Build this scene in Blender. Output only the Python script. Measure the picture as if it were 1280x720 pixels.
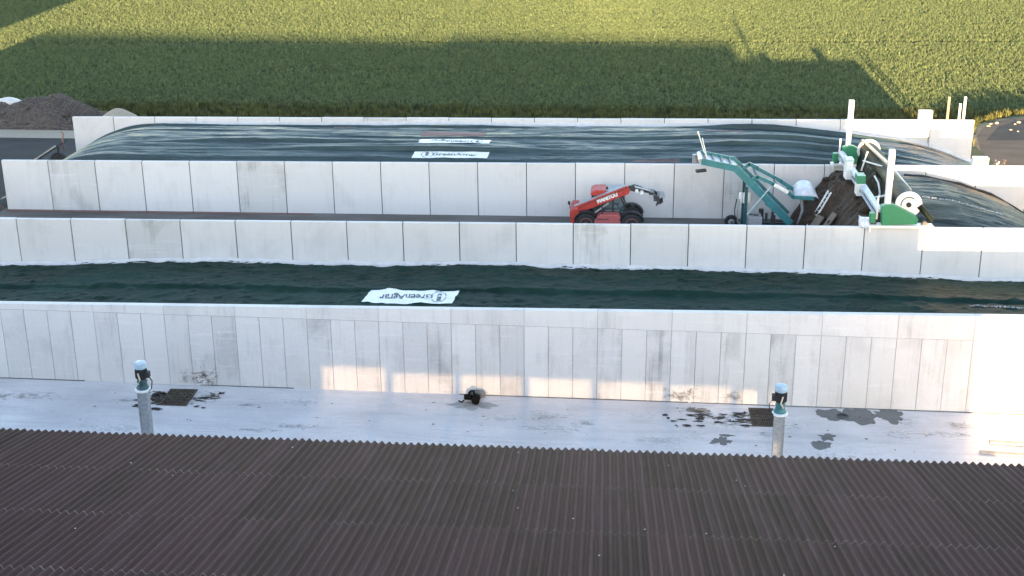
import bpy, bmesh, math, random
import numpy as np
from mathutils import Vector, Matrix, Euler

# ------------------------------------------------------------------ camera, sky, sun, exposure
S = bpy.context.scene
for o in list(bpy.data.objects):
    bpy.data.objects.remove(o)
COL = S.collection
R = math.radians
cam = bpy.data.cameras.new('camera'); camo = bpy.data.objects.new('camera', cam); COL.objects.link(camo)
YAW, PITCH, ROLL = R(4.1644), R(19.7994), R(-0.4113)
fw = Vector((-math.sin(YAW)*math.cos(PITCH), math.cos(YAW)*math.cos(PITCH), -math.sin(PITCH)))
rt = Vector((math.cos(YAW), math.sin(YAW), 0)); up = rt.cross(fw)
r2 = math.cos(ROLL)*rt + math.sin(ROLL)*up; u2 = -math.sin(ROLL)*rt + math.cos(ROLL)*up
M = Matrix((r2, u2, -fw)).transposed().to_4x4(); M.translation = (0, 0, 22.75)
camo.matrix_world = M
cam.sensor_width = 36; cam.lens = 1703.22/1280*36; cam.clip_start = .5; cam.clip_end = 4000
S.camera = camo
SUN_ELEV, SUN_AZ = R(5.48), R(0.4)          # light travels towards +y, a touch to the right
W = bpy.data.worlds.new('World'); S.world = W; W.use_nodes = True
nt = W.node_tree; bg = nt.nodes['Background']
sky = nt.nodes.new('ShaderNodeTexSky'); sky.sky_type = 'NISHITA'; sky.sun_disc = False
sky.sun_elevation = SUN_ELEV; sky.sun_rotation = R(180) + SUN_AZ
sky.air_density = 1.0; sky.dust_density = 0.3; sky.ozone_density = 2.3
nt.links.new(sky.outputs[0], bg.inputs[0]); bg.inputs[1].default_value = 0.15
sl = bpy.data.lights.new('sun', 'SUN'); sl.energy = 2.4; sl.angle = R(0.45); sl.color = (1.0, .82, .53)
slo = bpy.data.objects.new('sun', sl); COL.objects.link(slo)
d = Vector((math.sin(SUN_AZ)*math.cos(SUN_ELEV), math.cos(SUN_AZ)*math.cos(SUN_ELEV), -math.sin(SUN_ELEV)))
slo.rotation_euler = d.to_track_quat('-Z', 'Y').to_euler(); slo.location = (0, -40, 40)
S.view_settings.view_transform = 'Standard'; S.view_settings.look = 'None'
S.view_settings.gamma = 1; S.view_settings.use_curve_mapping = False
S.view_settings.exposure = 3.35
S.view_settings.use_white_balance = True; S.view_settings.white_balance_temperature = 8900; S.view_settings.white_balance_tint = 22
S.render.engine = 'CYCLES'
rng = random.Random(7); nr = np.random.default_rng(7)

# ------------------------------------------------------------------ helpers
def tag(o, label=None, cat=None, group=None, kind=None):
    if label: o['label'] = label
    if cat: o['category'] = cat
    if group: o['group'] = group
    if kind: o['kind'] = kind
    return o
def empty(name, loc=(0, 0, 0), rot=(0, 0, 0), label=None, cat=None, group=None):
    o = bpy.data.objects.new(name, None); COL.objects.link(o); o.location = loc; o.rotation_euler = rot
    o.empty_display_size = .3
    return tag(o, label, cat, group)
def link(name, me, parent=None, loc=None):
    o = bpy.data.objects.new(name, me); COL.objects.link(o)
    if parent: o.parent = parent
    if loc: o.location = loc
    return o
class MB:
    def __init__(s): s.v = []; s.f = []; s.mi = []
    def add(s, vs, fs, mi=0):
        n = len(s.v); s.v += [tuple(v) for v in vs]; s.f += [tuple(i+n for i in f) for f in fs]; s.mi += [mi]*len(fs); return s
    def box(s, a, b, mi=0, m=None):
        x0, y0, z0 = a; x1, y1, z1 = b
        v = [Vector(p) for p in ((x0,y0,z0),(x1,y0,z0),(x1,y1,z0),(x0,y1,z0),(x0,y0,z1),(x1,y0,z1),(x1,y1,z1),(x0,y1,z1))]
        if m is not None: v = [m @ p for p in v]
        return s.add(v, [(0,3,2,1),(4,5,6,7),(0,1,5,4),(1,2,6,5),(2,3,7,6),(3,0,4,7)], mi)
    def prism(s, poly, y0, y1, mi=0):           # poly in (x,z), extruded along y
        n = len(poly)
        v = [(x, y0, z) for x, z in poly] + [(x, y1, z) for x, z in poly]
        f = [tuple(range(n)), tuple(range(2*n-1, n-1, -1))] + [(i, i+n, (i+1) % n+n, (i+1) % n) for i in range(n)]
        return s.add(v, f, mi)
    def tube(s, pts, r, n=8, mi=0, caps=True, r_end=None):
        pts = [Vector(p) for p in pts]; rings = []
        for i, p in enumerate(pts):
            t = (pts[min(i+1, len(pts)-1)]-pts[max(i-1, 0)]).normalized()
            a = Vector((0, 0, 1)) if abs(t.z) < .9 else Vector((1, 0, 0))
            u = t.cross(a).normalized(); w = t.cross(u)
            rr = r if r_end is None else r+(r_end-r)*i/(len(pts)-1)
            rings.append([p+rr*(math.cos(k*2*math.pi/n)*u+math.sin(k*2*math.pi/n)*w) for k in range(n)])
        v = [q for ring in rings for q in ring]; f = []
        for i in range(len(pts)-1):
            for k in range(n):
                f.append((i*n+k, i*n+(k+1) % n, (i+1)*n+(k+1) % n, (i+1)*n+k))
        if caps:
            f.append(tuple(range(n-1, -1, -1))); f.append(tuple((len(pts)-1)*n+k for k in range(n)))
        return s.add(v, f, mi)
    def bar(s, a, b, w, h, mi=0, roll=None):       # rectangular bar between two points
        a = Vector(a); b = Vector(b); t = (b-a).normalized()
        up_ = Vector((0, 1, 0)) if abs(t.y) < .9 else Vector((0, 0, 1))
        u = t.cross(up_).normalized(); w_ = u.cross(t).normalized()
        v = []
        for p in (a, b):
            for i, j in ((-1,-1),(1,-1),(1,1),(-1,1)):
                v.append(p+u*(i*h/2)+w_*(j*w/2))
        return s.add(v, [(0,1,2,3),(7,6,5,4),(0,4,5,1),(1,5,6,2),(2,6,7,3),(3,7,4,0)], mi)
    def lathe(s, prof, c, axis='y', n=24, mi=0):      # prof: (radius, offset along axis)
        v = []; f = []
        for r, o in prof:
            for k in range(n):
                a = 2*math.pi*k/n; p, q = r*math.cos(a), r*math.sin(a)
                if axis == 'y': v.append((c[0]+p, c[1]+o, c[2]+q))
                elif axis == 'z': v.append((c[0]+p, c[1]+q, c[2]+o))
                else: v.append((c[0]+o, c[1]+p, c[2]+q))
        for i in range(len(prof)-1):
            for k in range(n):
                f.append((i*n+k, i*n+(k+1) % n, (i+1)*n+(k+1) % n, (i+1)*n+k))
        f.append(tuple(range(n))); f.append(tuple((len(prof)-1)*n+k for k in range(n)))
        return s.add(v, f, mi)
    def mesh(s, name, mats, smooth=False, fix=True):
        me = bpy.data.meshes.new(name); me.from_pydata(s.v, [], s.f)
        if not isinstance(mats, (list, tuple)): mats = [mats]
        for m in mats: me.materials.append(m)
        me.polygons.foreach_set('material_index', s.mi)
        if fix:
            bm = bmesh.new(); bm.from_mesh(me); bmesh.ops.recalc_face_normals(bm, faces=bm.faces); bm.to_mesh(me); bm.free()
        if smooth:
            me.polygons.foreach_set('use_smooth', [True]*len(me.polygons))
            me.set_sharp_from_angle(angle=R(40))
        me.update(); return me
    def build(s, name, mats, parent=None, loc=None, smooth=False):
        return link(name, s.mesh(name, mats, smooth), parent, loc)
def bevel(o, w=.02, seg=2):
    m = o.modifiers.new('bevel', 'BEVEL'); m.width = w; m.segments = seg; m.limit_method = 'ANGLE'; return o

def hash2(ix, iy, seed):
    h = (ix.astype(np.int64)*374761393 + iy.astype(np.int64)*668265263 + seed*974711) & 0x7fffffff
    h = ((h ^ (h >> 13))*1274126177) & 0x7fffffff
    return ((h ^ (h >> 16)) & 0xffff)/65535.0
def vnoise(x, y, seed=0):
    x = np.asarray(x, float); y = np.asarray(y, float)
    ix = np.floor(x).astype(np.int64); iy = np.floor(y).astype(np.int64); fx = x-ix; fy = y-iy
    fx = fx*fx*(3-2*fx); fy = fy*fy*(3-2*fy)
    a = hash2(ix, iy, seed); b = hash2(ix+1, iy, seed); c = hash2(ix, iy+1, seed); e = hash2(ix+1, iy+1, seed)
    return (a*(1-fx)+b*fx)*(1-fy)+(c*(1-fx)+e*fx)*fy
def fbm(x, y, seed=0, oct=4, gain=.5):
    t = 0; a = 1; n = 0
    for i in range(oct):
        t = t+a*vnoise(x*2**i, y*2**i, seed+i*17); n += a; a *= gain
    return t/n
def ridged(x, y, seed=0, oct=3):
    t = 0; a = 1; n = 0
    for i in range(oct):
        t = t+a*(1-np.abs(2*vnoise(x*2**i, y*2**i, seed+i*31)-1)); n += a; a *= .5
    return t/n
def grid_mesh(name, X, Y, Z, mat, smooth=True):
    ny, nx = X.shape
    me = bpy.data.meshes.new(name)
    v = np.stack([X, Y, Z], -1).reshape(-1, 3)
    idx = np.arange(nx*ny).reshape(ny, nx)
    f = np.stack([idx[:-1, :-1], idx[:-1, 1:], idx[1:, 1:], idx[1:, :-1]], -1).reshape(-1, 4)
    me.vertices.add(len(v)); me.vertices.foreach_set('co', v.ravel())
    me.loops.add(f.size); me.loops.foreach_set('vertex_index', f.ravel().astype(np.int32))
    me.polygons.add(len(f)); me.polygons.foreach_set('loop_start', np.arange(0, f.size, 4, dtype=np.int32))
    me.polygons.foreach_set('loop_total', np.full(len(f), 4, np.int32))
    me.update(calc_edges=True); me.materials.append(mat)
    if smooth: me.polygons.foreach_set('use_smooth', [True]*len(f))
    return me

# ------------------------------------------------------------------ materials
def newmat(name):
    m = bpy.data.materials.new(name); m.use_nodes = True
    return m, m.node_tree, m.node_tree.nodes['Principled BSDF']
class NB:
    def __init__(s, nt): s.nt = nt; s.n = nt.nodes; s.l = nt.links
    def new(s, t, **k):
        q = s.n.new(t)
        for a, b in k.items(): setattr(q, a, b)
        return q
    def coord(s, kind='Object', scale=(1, 1, 1), loc=(0, 0, 0)):
        c = s.new('ShaderNodeTexCoord'); m = s.new('ShaderNodeMapping'); m.inputs['Scale'].default_value = scale; m.inputs['Location'].default_value = loc
        s.l.new(c.outputs[kind], m.inputs['Vector']); return m.outputs[0]
    def world(s, scale=(1, 1, 1)):
        c = s.new('ShaderNodeNewGeometry'); m = s.new('ShaderNodeMapping'); m.inputs['Scale'].default_value = scale
        s.l.new(c.outputs['Position'], m.inputs['Vector']); return m.outputs[0]
    def noise(s, vec, scale=5, detail=4, rough=.55, dist=0):
        q = s.new('ShaderNodeTexNoise'); q.inputs['Scale'].default_value = scale; q.inputs['Detail'].default_value = detail
        q.inputs['Roughness'].default_value = rough; q.inputs['Distortion'].default_value = dist
        s.l.new(vec, q.inputs['Vector']); return q.outputs['Fac']
    def ramp(s, fac, stops):
        q = s.new('ShaderNodeValToRGB'); e = q.color_ramp.elements
        while len(e) < len(stops): e.new(.5)
        for i, (p, c) in enumerate(stops):
            e[i].position = p; e[i].color = (c, c, c, 1) if not isinstance(c, (tuple, list)) else (*c, 1)
        s.l.new(fac, q.inputs[0]); return q.outputs[0]
    def mix(s, fac, a, b, mode='MIX'):
        q = s.new('ShaderNodeMix', data_type='RGBA', blend_type=mode)
        for sock, val in ((q.inputs[0], fac), (q.inputs[6], a), (q.inputs[7], b)):
            if isinstance(val, (int, float)): sock.default_value = val
            elif isinstance(val, (tuple, list)): sock.default_value = (*val, 1)
            else: s.l.new(val, sock)
        return q.outputs[2]
    def math(s, op, a, b=0.0):
        q = s.new('ShaderNodeMath', operation=op)
        for sock, val in ((q.inputs[0], a), (q.inputs[1], b)):
            if isinstance(val, (int, float)): sock.default_value = val
            else: s.l.new(val, sock)
        return q.outputs[0]
    def rand(s):
        return s.new('ShaderNodeObjectInfo').outputs['Random']
    def bump(s, h, strength=.3, dist=.02):
        q = s.new('ShaderNodeBump'); q.inputs['Strength'].default_value = strength; q.inputs['Distance'].default_value = dist
        s.l.new(h, q.inputs['Height']); return q.outputs[0]
def simple(name, col, rough=.5, metal=0, var=.25, scale=6, bump=0, spec=None, coat=0):
    m, t, p = newmat(name); b = NB(t)
    n = b.noise(b.world(), scale, 5, .6)
    v = b.ramp(n, [(.3, 1-var), (.7, 1+var*.4)])
    c = b.mix(1.0, col, v, 'MULTIPLY'); t.links.new(c, p.inputs['Base Color'])
    t.links.new(b.ramp(n, [(.3, min(1, rough+.1)), (.7, max(.03, rough-.08))]), p.inputs['Roughness'])
    p.inputs['Metallic'].default_value = metal
    if spec is not None: p.inputs['Specular IOR Level'].default_value = spec
    if coat: p.inputs['Coat Weight'].default_value = coat; p.inputs['Coat Roughness'].default_value = .2
    if bump: t.links.new(b.bump(n, bump, .02), p.inputs['Normal'])
    return m
def concrete(name, base, stain=.35, streak=.3, dirt=(.16, .155, .15), fine=.1, rough=.75, rand_amt=.1):
    m, t, p = newmat(name); b = NB(t); l = t.links
    w = b.world()
    rnd = b.rand()
    # shift the pattern on each panel so neighbours never match
    off = b.new('ShaderNodeVectorMath', operation='ADD'); cx = b.new('ShaderNodeCombineXYZ')
    l.new(b.math('MULTIPLY', rnd, 91.0), cx.inputs[0]); l.new(b.math('MULTIPLY', rnd, 37.0), cx.inputs[2]); l.new(w, off.inputs[0]); l.new(cx.outputs[0], off.inputs[1])
    def mp(sc):
        q = b.new('ShaderNodeMapping'); q.inputs['Scale'].default_value = sc; l.new(off.outputs[0], q.inputs['Vector']); return q.outputs[0]
    big = b.noise(mp((.7, .7, .5)), 1.0, 5, .55, .4)
    st = b.noise(mp((5.5, 5.5, .28)), 1.0, 6, .65)
    hz = b.noise(mp((.35, .35, 4.5)), 1.0, 4, .6)
    fn = b.noise(w, 26, 5, .65)
    tone = b.math('ADD', b.math('MULTIPLY', rnd, rand_amt*2), 1-rand_amt)
    col = b.mix(1.0, base, tone, 'MULTIPLY')
    col = b.mix(b.math('MULTIPLY', b.ramp(big, [(.5, 0), (.74, 1)]), stain), col, dirt)
    s2 = b.math('MULTIPLY', b.ramp(st, [(.52, 0), (.75, 1)]), b.ramp(big, [(.35, .1), (.62, 1)]))
    col = b.mix(b.math('MULTIPLY', s2, streak), col, dirt)
    col = b.mix(b.math('MULTIPLY', b.ramp(hz, [(.56, 0), (.7, 1)]), streak*.45), col, tuple(min(1, c*1.25) for c in base))
    col = b.mix(1.0, col, b.ramp(fn, [(.3, 1-fine), (.7, 1+fine*.4)]), 'MULTIPLY')
    l.new(col, p.inputs['Base Color']); p.inputs['Roughness'].default_value = rough
    l.new(b.bump(fn, .25, .01), p.inputs['Normal'])
    return m
M_PANEL = concrete('panel_concrete', (.61, .59, .595), .16, .2, rand_amt=.05)
M_PANEL_ST = concrete('panel_concrete_stained', (.58, .565, .565), .5, .75, (.22, .21, .205))
M_FRONT = concrete('wall_concrete', (.64, .60, .59), .3, .5, (.28, .265, .26), .12, .7, .045)
M_FRONT_ST = concrete('wall_concrete_stained', (.60, .565, .56), .55, .9, (.24, .23, .225), .15, .75, .05)
M_CORE = simple('joint_mortar', (.10, .098, .095), .9)
M_CORE_L = simple('joint_mortar_pale', (.30, .285, .28), .9, var=.8, scale=2)
M_WHITE = simple('white_paint', (.74, .74, .72), .4, var=.12)
M_WHITEF = simple('white_film', (.52, .51, .52), .35, var=.18, scale=2.5, bump=.3)
M_GREEN = simple('green_paint', (.005, .22, .115), .35, var=.15)
M_TEAL = simple('teal_paint', (.006, .17, .19), .38, var=.25, scale=4)
M_TEALD = simple('dark_teal_paint', (.006, .07, .085), .42, var=.25)
M_RED = simple('red_paint', (.52, .045, .034), .42, var=.4, scale=7)
M_REDF = simple('faded_red_paint', (.50, .10, .095), .5, var=.2, scale=4)
M_BLACK = simple('black_rubber', (.018, .018, .019), .7, var=.3)
M_DARK = simple('dark_metal', (.06, .062, .066), .45, .4, var=.4, scale=9)
M_STEEL = simple('galvanised_steel', (.42, .43, .44), .42, .7, var=.25, scale=10)
M_GREY = simple('grey_paint', (.3, .31, .33), .5, var=.2)
M_BEIGE = simple('beige_paint', (.62, .5, .38), .5, var=.15)
M_SILAGE = simple('silage', (.050, .026, .015), .95, var=.7, scale=7, bump=1)
M_BOARD = simple('brown_board', (.17, .12, .09), .8, var=.3)
M_RUBBLE = simple('rubble_brown', (.085, .065, .058), .95, var=.7, scale=5, bump=.8)
M_NET = simple('net_cord', (.12, .095, .085), .9)
M_GRAVEL = simple('pale_gravel', (.33, .28, .22), .95, var=.35, scale=14, bump=.6)
M_WOOD = simple('timber', (.42, .29, .18), .75, var=.3, scale=8)
M_RUST = simple('rusty_grating', (.085, .058, .042), .85, var=.5, scale=15)
M_PUMP = simple('pump_black', (.003, .003, .003), .7, spec=.1)
M_INK = simple('dark_ink', (.09, .12, .12), .6)
M_CAPW = simple('motor_cap', (.34, .47, .56), .4)
M_GLASS, _t, _p = newmat('cab_glass'); _p.inputs['Base Color'].default_value = (.09, .14, .15, 1); _p.inputs['Roughness'].default_value = .08; _p.inputs['Alpha'].default_value = .5
M_TEXTW = simple('white_print', (.34, .37, .38), .6, var=.8, scale=7)

def tarp(name, base, rough=.38, bump=.5, sc=(1.2, 4, 4), spec=.3):
    m, t, p = newmat(name); b = NB(t); l = t.links
    n1 = b.noise(b.world(sc), 1.6, 6, .62, .6); n2 = b.noise(b.world(), .35, 4, .6)
    n3 = b.noise(b.world((.6, 2.2, 2.2)), 3.0, 5, .6, 1.2)
    c = b.mix(b.ramp(n2, [(.35, 0), (.7, 1)]), base, tuple(x*1.9+.006 for x in base))
    c = b.mix(b.math('MULTIPLY', b.ramp(n3, [(.6, 0), (.8, 1)]), .35), c, tuple(x*3+.012 for x in base))
    l.new(c, p.inputs['Base Color'])
    l.new(b.ramp(n2, [(.3, rough-.08), (.7, rough+.12)]), p.inputs['Roughness'])
    l.new(b.bump(n1, bump, .06), p.inputs['Normal']); p.inputs['Specular IOR Level'].default_value = spec
    return m
M_TARPN = tarp('silage_sheet_green', (.0026, .0190, .0145), .46, 1.0, (2.6, 6.0, 6.0), .06)
M_TARPF = tarp('silage_sheet_weathered', (.012, .030, .032), .40, 1.0, (.7, 8, 8), .36)

def mat_yard():
    m, t, p = newmat('yard_concrete'); b = NB(t); l = t.links
    w = b.world()
    a = b.noise(w, .22, 6, .6, .3); s = b.noise(b.world((.25, 1.6, 1)), 1, 6, .62, .3); f = b.noise(w, 9, 6, .7); k = b.noise(w, 1.7, 6, .7, .5)
    c = b.mix(b.ramp(a, [(.35, 0), (.7, 1)]), (.46, .44, .455), (.64, .61, .62))
    c = b.mix(b.math('MULTIPLY', b.ramp(s, [(.5, 0), (.7, 1)]), .5), c, (.36, .35, .36))
    c = b.mix(b.math('MULTIPLY', b.ramp(k, [(.62, 0), (.8, 1)]), .55), c, (.27, .25, .23))
    c = b.mix(1.0, c, b.ramp(f, [(.3, .88), (.7, 1.05)]), 'MULTIPLY')
    l.new(c, p.inputs['Base Color'])
    l.new(b.ramp(s, [(.3, .2), (.7, .55)]), p.inputs['Roughness'])
    l.new(b.bump(f, .12, .01), p.inputs['Normal'])
    p.inputs['Specular IOR Level'].default_value = .6
    return m
M_YARD = mat_yard()
def mat_asphalt(name, base, v=.3):
    m, t, p = newmat(name); b = NB(t); l = t.links
    w = b.world(); a = b.noise(b.world((.35, 1, 1)), .5, 6, .6, .4); f = b.noise(w, 18, 5, .7)
    c = b.mix(b.ramp(a, [(.35, 0), (.7, 1)]), tuple(x*(1-v) for x in base), tuple(x*(1+v) for x in base))
    c = b.mix(1.0, c, b.ramp(f, [(.3, .7), (.7, 1.2)]), 'MULTIPLY')
    l.new(c, p.inputs['Base Color']); p.inputs['Roughness'].default_value = .85; p.inputs['Specular IOR Level'].default_value = .2
    l.new(b.bump(f, .4, .02), p.inputs['Normal']); return m
M_ASPH = mat_asphalt('asphalt', (.034, .033, .035)); M_ASPHR = mat_asphalt('brown_asphalt', (.105, .078, .060))
M_ASPHD = mat_asphalt('asphalt_old', (.045, .039, .036), .4)
M_LANE = mat_asphalt('bunker_floor', (.13, .118, .112), .35)
M_PATCH = mat_asphalt('bare_concrete', (.17, .168, .165), .25)
M_PATCHB = mat_asphalt('wet_dirt', (.05, .043, .038), .4)
def mat_ground():
    m, t, p = newmat('ground_soil'); b = NB(t); l = t.links
    a = b.noise(b.world(), .3, 6, .6); f = b.noise(b.world(), 5, 6, .7)
    c = b.mix(b.ramp(a, [(.35, 0), (.65, 1)]), (.035, .05, .018), (.06, .07, .026))
    c = b.mix(1.0, c, b.ramp(f, [(.3, .6), (.7, 1.3)]), 'MULTIPLY')
    l.new(c, p.inputs['Base Color']); p.inputs['Roughness'].default_value = 1; l.new(b.bump(f, .6, .1), p.inputs['Normal']); return m
M_GROUND = mat_ground()
def mat_leaf(name, c0, c1, c2):
    m, t, p = newmat(name); b = NB(t); l = t.links
    a = b.noise(b.world((.012, .5, 1)), 1, 6, .7); r = b.rand()
    c = b.mix(r, c0, c1); c = b.mix(b.math('MULTIPLY', b.ramp(a, [(.4, 0), (.6, 1)]), .5), c, c2)
    l.new(c, p.inputs['Base Color']); p.inputs['Roughness'].default_value = .6
    p.inputs['Specular IOR Level'].default_value = .25
    return m
M_WHEAT = mat_leaf('wheat_leaf', (.018, .045, .024), (.155, .200, .090), (.088, .132, .062))
M_GRASS = mat_leaf('verge_grass', (.018, .030, .012), (.15, .145, .045), (.045, .06, .022))
def mat_roof():
    m, t, p = newmat('fibre_cement_brown'); b = NB(t); l = t.links
    w = b.world(); r = b.rand()
    a = b.noise(w, .45, 5, .6, .4); st = b.noise(b.world((3.4, .16, .3)), 1.2, 6, .7); f = b.noise(w, 22, 5, .7); mo = b.noise(w, 1.6, 6, .7)
    c = b.mix(r, (.0200, .0062, .0100), (.043, .0142, .0212))
    c = b.mix(b.math('MULTIPLY', b.ramp(a, [(.4, 0), (.7, 1)]), .5), c, (.042, .0152, .0224))
    c = b.mix(b.math('MULTIPLY', b.ramp(st, [(.5, 0), (.7, 1)]), .75), c, (.072, .032, .043))
    c = b.mix(b.math('MULTIPLY', b.ramp(mo, [(.6, 0), (.78, 1)]), .35), c, (.036, .020, .012))
    c = b.mix(1.0, c, b.ramp(f, [(.3, .72), (.7, 1.15)]), 'MULTIPLY')
    l.new(c, p.inputs['Base Color']); p.inputs['Roughness'].default_value = .66; p.inputs['Specular IOR Level'].default_value = .08
    l.new(b.bump(f, .35, .01), p.inputs['Normal']); return m
M_ROOF = mat_roof()
M_EDGE, _t, _p = newmat('worn_fibre_edge'); _b = NB(_t)
_t.links.new(_b.mix(_b.ramp(_b.noise(_b.world(), .8, 6, .7), [(.47, 0), (.66, 1)]), (.036, .012, .0185), (.15, .12, .125)), _p.inputs['Base Color']); _p.inputs['Roughness'].default_value = .9

# ------------------------------------------------------------------ the setting
def struct(name, me): return tag(link(name, me), kind='structure')
def smooth01(t): t = np.clip(t, 0, 1); return t*t*(3-2*t)
# ground sheet: platform level 0, falling to the field behind the far wall
xs = np.concatenate([np.linspace(-1500, -140, 14), np.linspace(-120, 90, 106), np.linspace(110, 1500, 14)])
ys = np.concatenate([np.linspace(51.95, 84, 9), np.linspace(86, 112, 53), np.linspace(116, 200, 22), np.linspace(230, 2500, 16)])
GX, GY = np.meshgrid(xs, ys)
def ground_z(x, y):
    edge = np.interp(x, [-37, -33, 24.3, 25.2, 26, 27.4, 29.2, 31, 34, 60], [96.0, 93.0, 92.6, 93.4, 97.2, 100.4, 102.4, 103.4, 104.0, 104.6])
    return -1.42*smooth01((y-edge)/np.where(x > 23, 3.6, 5.5))
GZ = ground_z(GX, GY)-.012+.03*(vnoise(GX*.7, GY*.7, 3)-.5)*(GY > 93)
struct('ground', grid_mesh('ground', GX, GY, GZ, M_GROUND))
yx = np.concatenate([np.linspace(-400, -45, 8), np.linspace(-40, 40, 81), np.linspace(45, 400, 8)]); yy = np.concatenate([np.linspace(-400, 20, 10), np.linspace(24, 51.9, 30)])
YX, YY = np.meshgrid(yx, yy)
def yard_z(x): return -.77-.0136*np.clip(x, -40, 40)
struct('yard', grid_mesh('yard', YX, YY, yard_z(YX)+0*YY, M_YARD))
def sheet(name, pts, z, mat, parent=None):
    mb = MB(); mb.add([(x, y, z(x, y) if callable(z) else z) for x, y in pts], [tuple(range(len(pts)))])
    o = mb.build(name, mat, parent); return o
tag(sheet('bunker_floor', [(-60, 52.0), (60, 52.0), (60, 86.8), (-36.5, 86.8), (-60, 86.8)], .004, M_LANE), kind='structure')
tag(sheet('access_road', [(-130, 60), (-35.6, 60), (-35.6, 92.9), (-60, 93.1), (-130, 93.0)], .009, M_ASPH), kind='structure')
tag(sheet('gravel_shoulder', [(-130, 93.0), (-60, 93.1), (-35.4, 92.9), (-35.2, 95.2), (-50, 95.7), (-70, 95.4), (-130, 95.8)], .006, M_GRAVEL), kind='structure')
rd = [(25.2, 70), (140, 70), (140, 103.6), (60, 103.8), (34, 103.2), (31, 102.6), (29.2, 101.6), (27.4, 99.6), (26.0, 96.4), (25.2, 92.0)]
tag(sheet('turning_area', rd, .008, M_ASPHR), kind='structure')
tag(sheet('old_asphalt', [(26.3, 95.0), (34, 95.6), (60, 95.2), (140, 95.4), (140, 101.8), (60, 102.4), (34, 102.3), (30.5, 101.5), (28.4, 99.6)], .013, M_ASPHD), kind='structure')
sv = [(25.2, 92.0), (26.0, 96.4), (27.4, 99.6), (29.2, 101.6), (31, 102.6), (34, 103.2), (60, 103.8), (140, 103.6)]
mb = MB()
for (x, y), (x2, y2) in zip(sv[:-1], sv[1:]):
    def outp(x, y, k): return (x-k*.55, y+k)
    a, b_, c, e = (x, y), (x2, y2), (x2-(.5 if x2 < 34 else 0), y2+.8), (x-(.5 if x < 34 else 0), y+.8)
    mb.add([(q[0], q[1], .010-.15*(i > 1)) for i, q in enumerate((a, b_, c, e))], [(0, 1, 2, 3)])
tag(mb.build('sandy_verge', simple('sandy_soil', (.24, .17, .09), .95, var=.5, scale=3)), kind='structure')

# field crop and verge grass ------------------------------------------------
def tuft(name, n, h, spread, w, mat, seed):
    q = random.Random(seed); mb = MB()
    for i in range(n):
        a = q.uniform(0, 6.283); r = q.uniform(0, spread); bx, by = r*math.cos(a), r*math.sin(a)
        lean = q.uniform(.05, .42)*h; b2 = q.uniform(0, 6.283); hh = h*q.uniform(.6, 1.1); wa = q.uniform(0, 6.283)
        wx, wy = w*math.cos(wa)/2, w*math.sin(wa)/2
        tx, ty = bx+lean*math.cos(b2), by+lean*math.sin(b2); mx, my = bx+.4*(tx-bx), by+.4*(ty-by)
        mb.add([(bx-wx, by-wy, 0), (bx+wx, by+wy, 0), (mx+wx, my+wy, hh*.6), (mx-wx, my-wy, hh*.6), (tx, ty, hh)], [(0, 1, 2, 3), (3, 2, 4)])
    me = mb.mesh(name, mat, fix=False)
    o = bpy.data.objects.new(name, me); return o
def scatter(name, pts, tufts, label, cat, smin, smax, seed):
    me = bpy.data.meshes.new(name); me.vertices.add(len(pts)); me.vertices.foreach_set('co', np.asarray(pts, np.float32).ravel()); me.update()
    o = link(name, me); tag(o, label, cat, kind='stuff')
    coll = bpy.data.collections.new(name+'_tufts')
    for t in tufts: coll.objects.link(t)
    ng = bpy.data.node_groups.new(name, 'GeometryNodeTree')
    ng.interface.new_socket('Geometry', in_out='INPUT', socket_type='NodeSocketGeometry'); ng.interface.new_socket('Geometry', in_out='OUTPUT', socket_type='NodeSocketGeometry')
    N = ng.nodes; gi = N.new('NodeGroupInput'); go = N.new('NodeGroupOutput')
    ci = N.new('GeometryNodeCollectionInfo'); ci.inputs[0].default_value = coll; ci.inputs['Separate Children'].default_value = True; ci.inputs['Reset Children'].default_value = True
    ip = N.new('GeometryNodeInstanceOnPoints'); ip.inputs['Pick Instance'].default_value = True
    rv = N.new('FunctionNodeRandomValue'); rv.data_type = 'FLOAT_VECTOR'; rv.inputs[0].default_value = (-.1, -.1, 0); rv.inputs[1].default_value = (.1, .1, 6.283); rv.inputs['Seed'].default_value = seed
    rs = N.new('FunctionNodeRandomValue'); rs.data_type = 'FLOAT'; rs.inputs[2].default_value = smin; rs.inputs[3].default_value = smax; rs.inputs['Seed'].default_value = seed+1
    m2p = N.new('GeometryNodeMeshToPoints')
    ng.links.new(gi.outputs[0], m2p.inputs[0]); ng.links.new(m2p.outputs[0], ip.inputs['Points'])
    ng.links.new(ci.outputs[0], ip.inputs['Instance']); ng.links.new(rv.outputs[0], ip.inputs['Rotation']); ng.links.new(rs.outputs[1], ip.inputs['Scale'])
    ng.links.new(ip.outputs[0], go.inputs[0])
    md = o.modifiers.new('scatter', 'NODES'); md.node_group = ng
    return o
NP = 400000
px = nr.uniform(-82, 70, NP); py = 109+nr.uniform(0, 1, NP)*(184-109)
py = np.round(py/.9)*.9+nr.normal(0, .2, NP)
keep = (np.abs(py-(142.4+.04*(px-20))) > .55) | (nr.uniform(0, 1, NP) < .12)       # tramline
gz = ground_z(px, py)
keep &= (gz < -1.1) & (py > 109.3+1.2*vnoise(px*.3, 0*px, 19))
keep &= (nr.uniform(0, 1, NP) < .62+.5*vnoise(px*.04, py*1.1, 9))
px, py, gz = px[keep], py[keep], gz[keep]
scatter('wheat_crop', np.stack([px, py, gz+.14], 1), [tuft('wheat_tuft', 6, .25, .11, .036, M_WHEAT, k) for k in range(5)], 'green cereal crop filling the field behind the far wall', 'crop', .75, 1.3, 4)
NG = 30000
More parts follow.
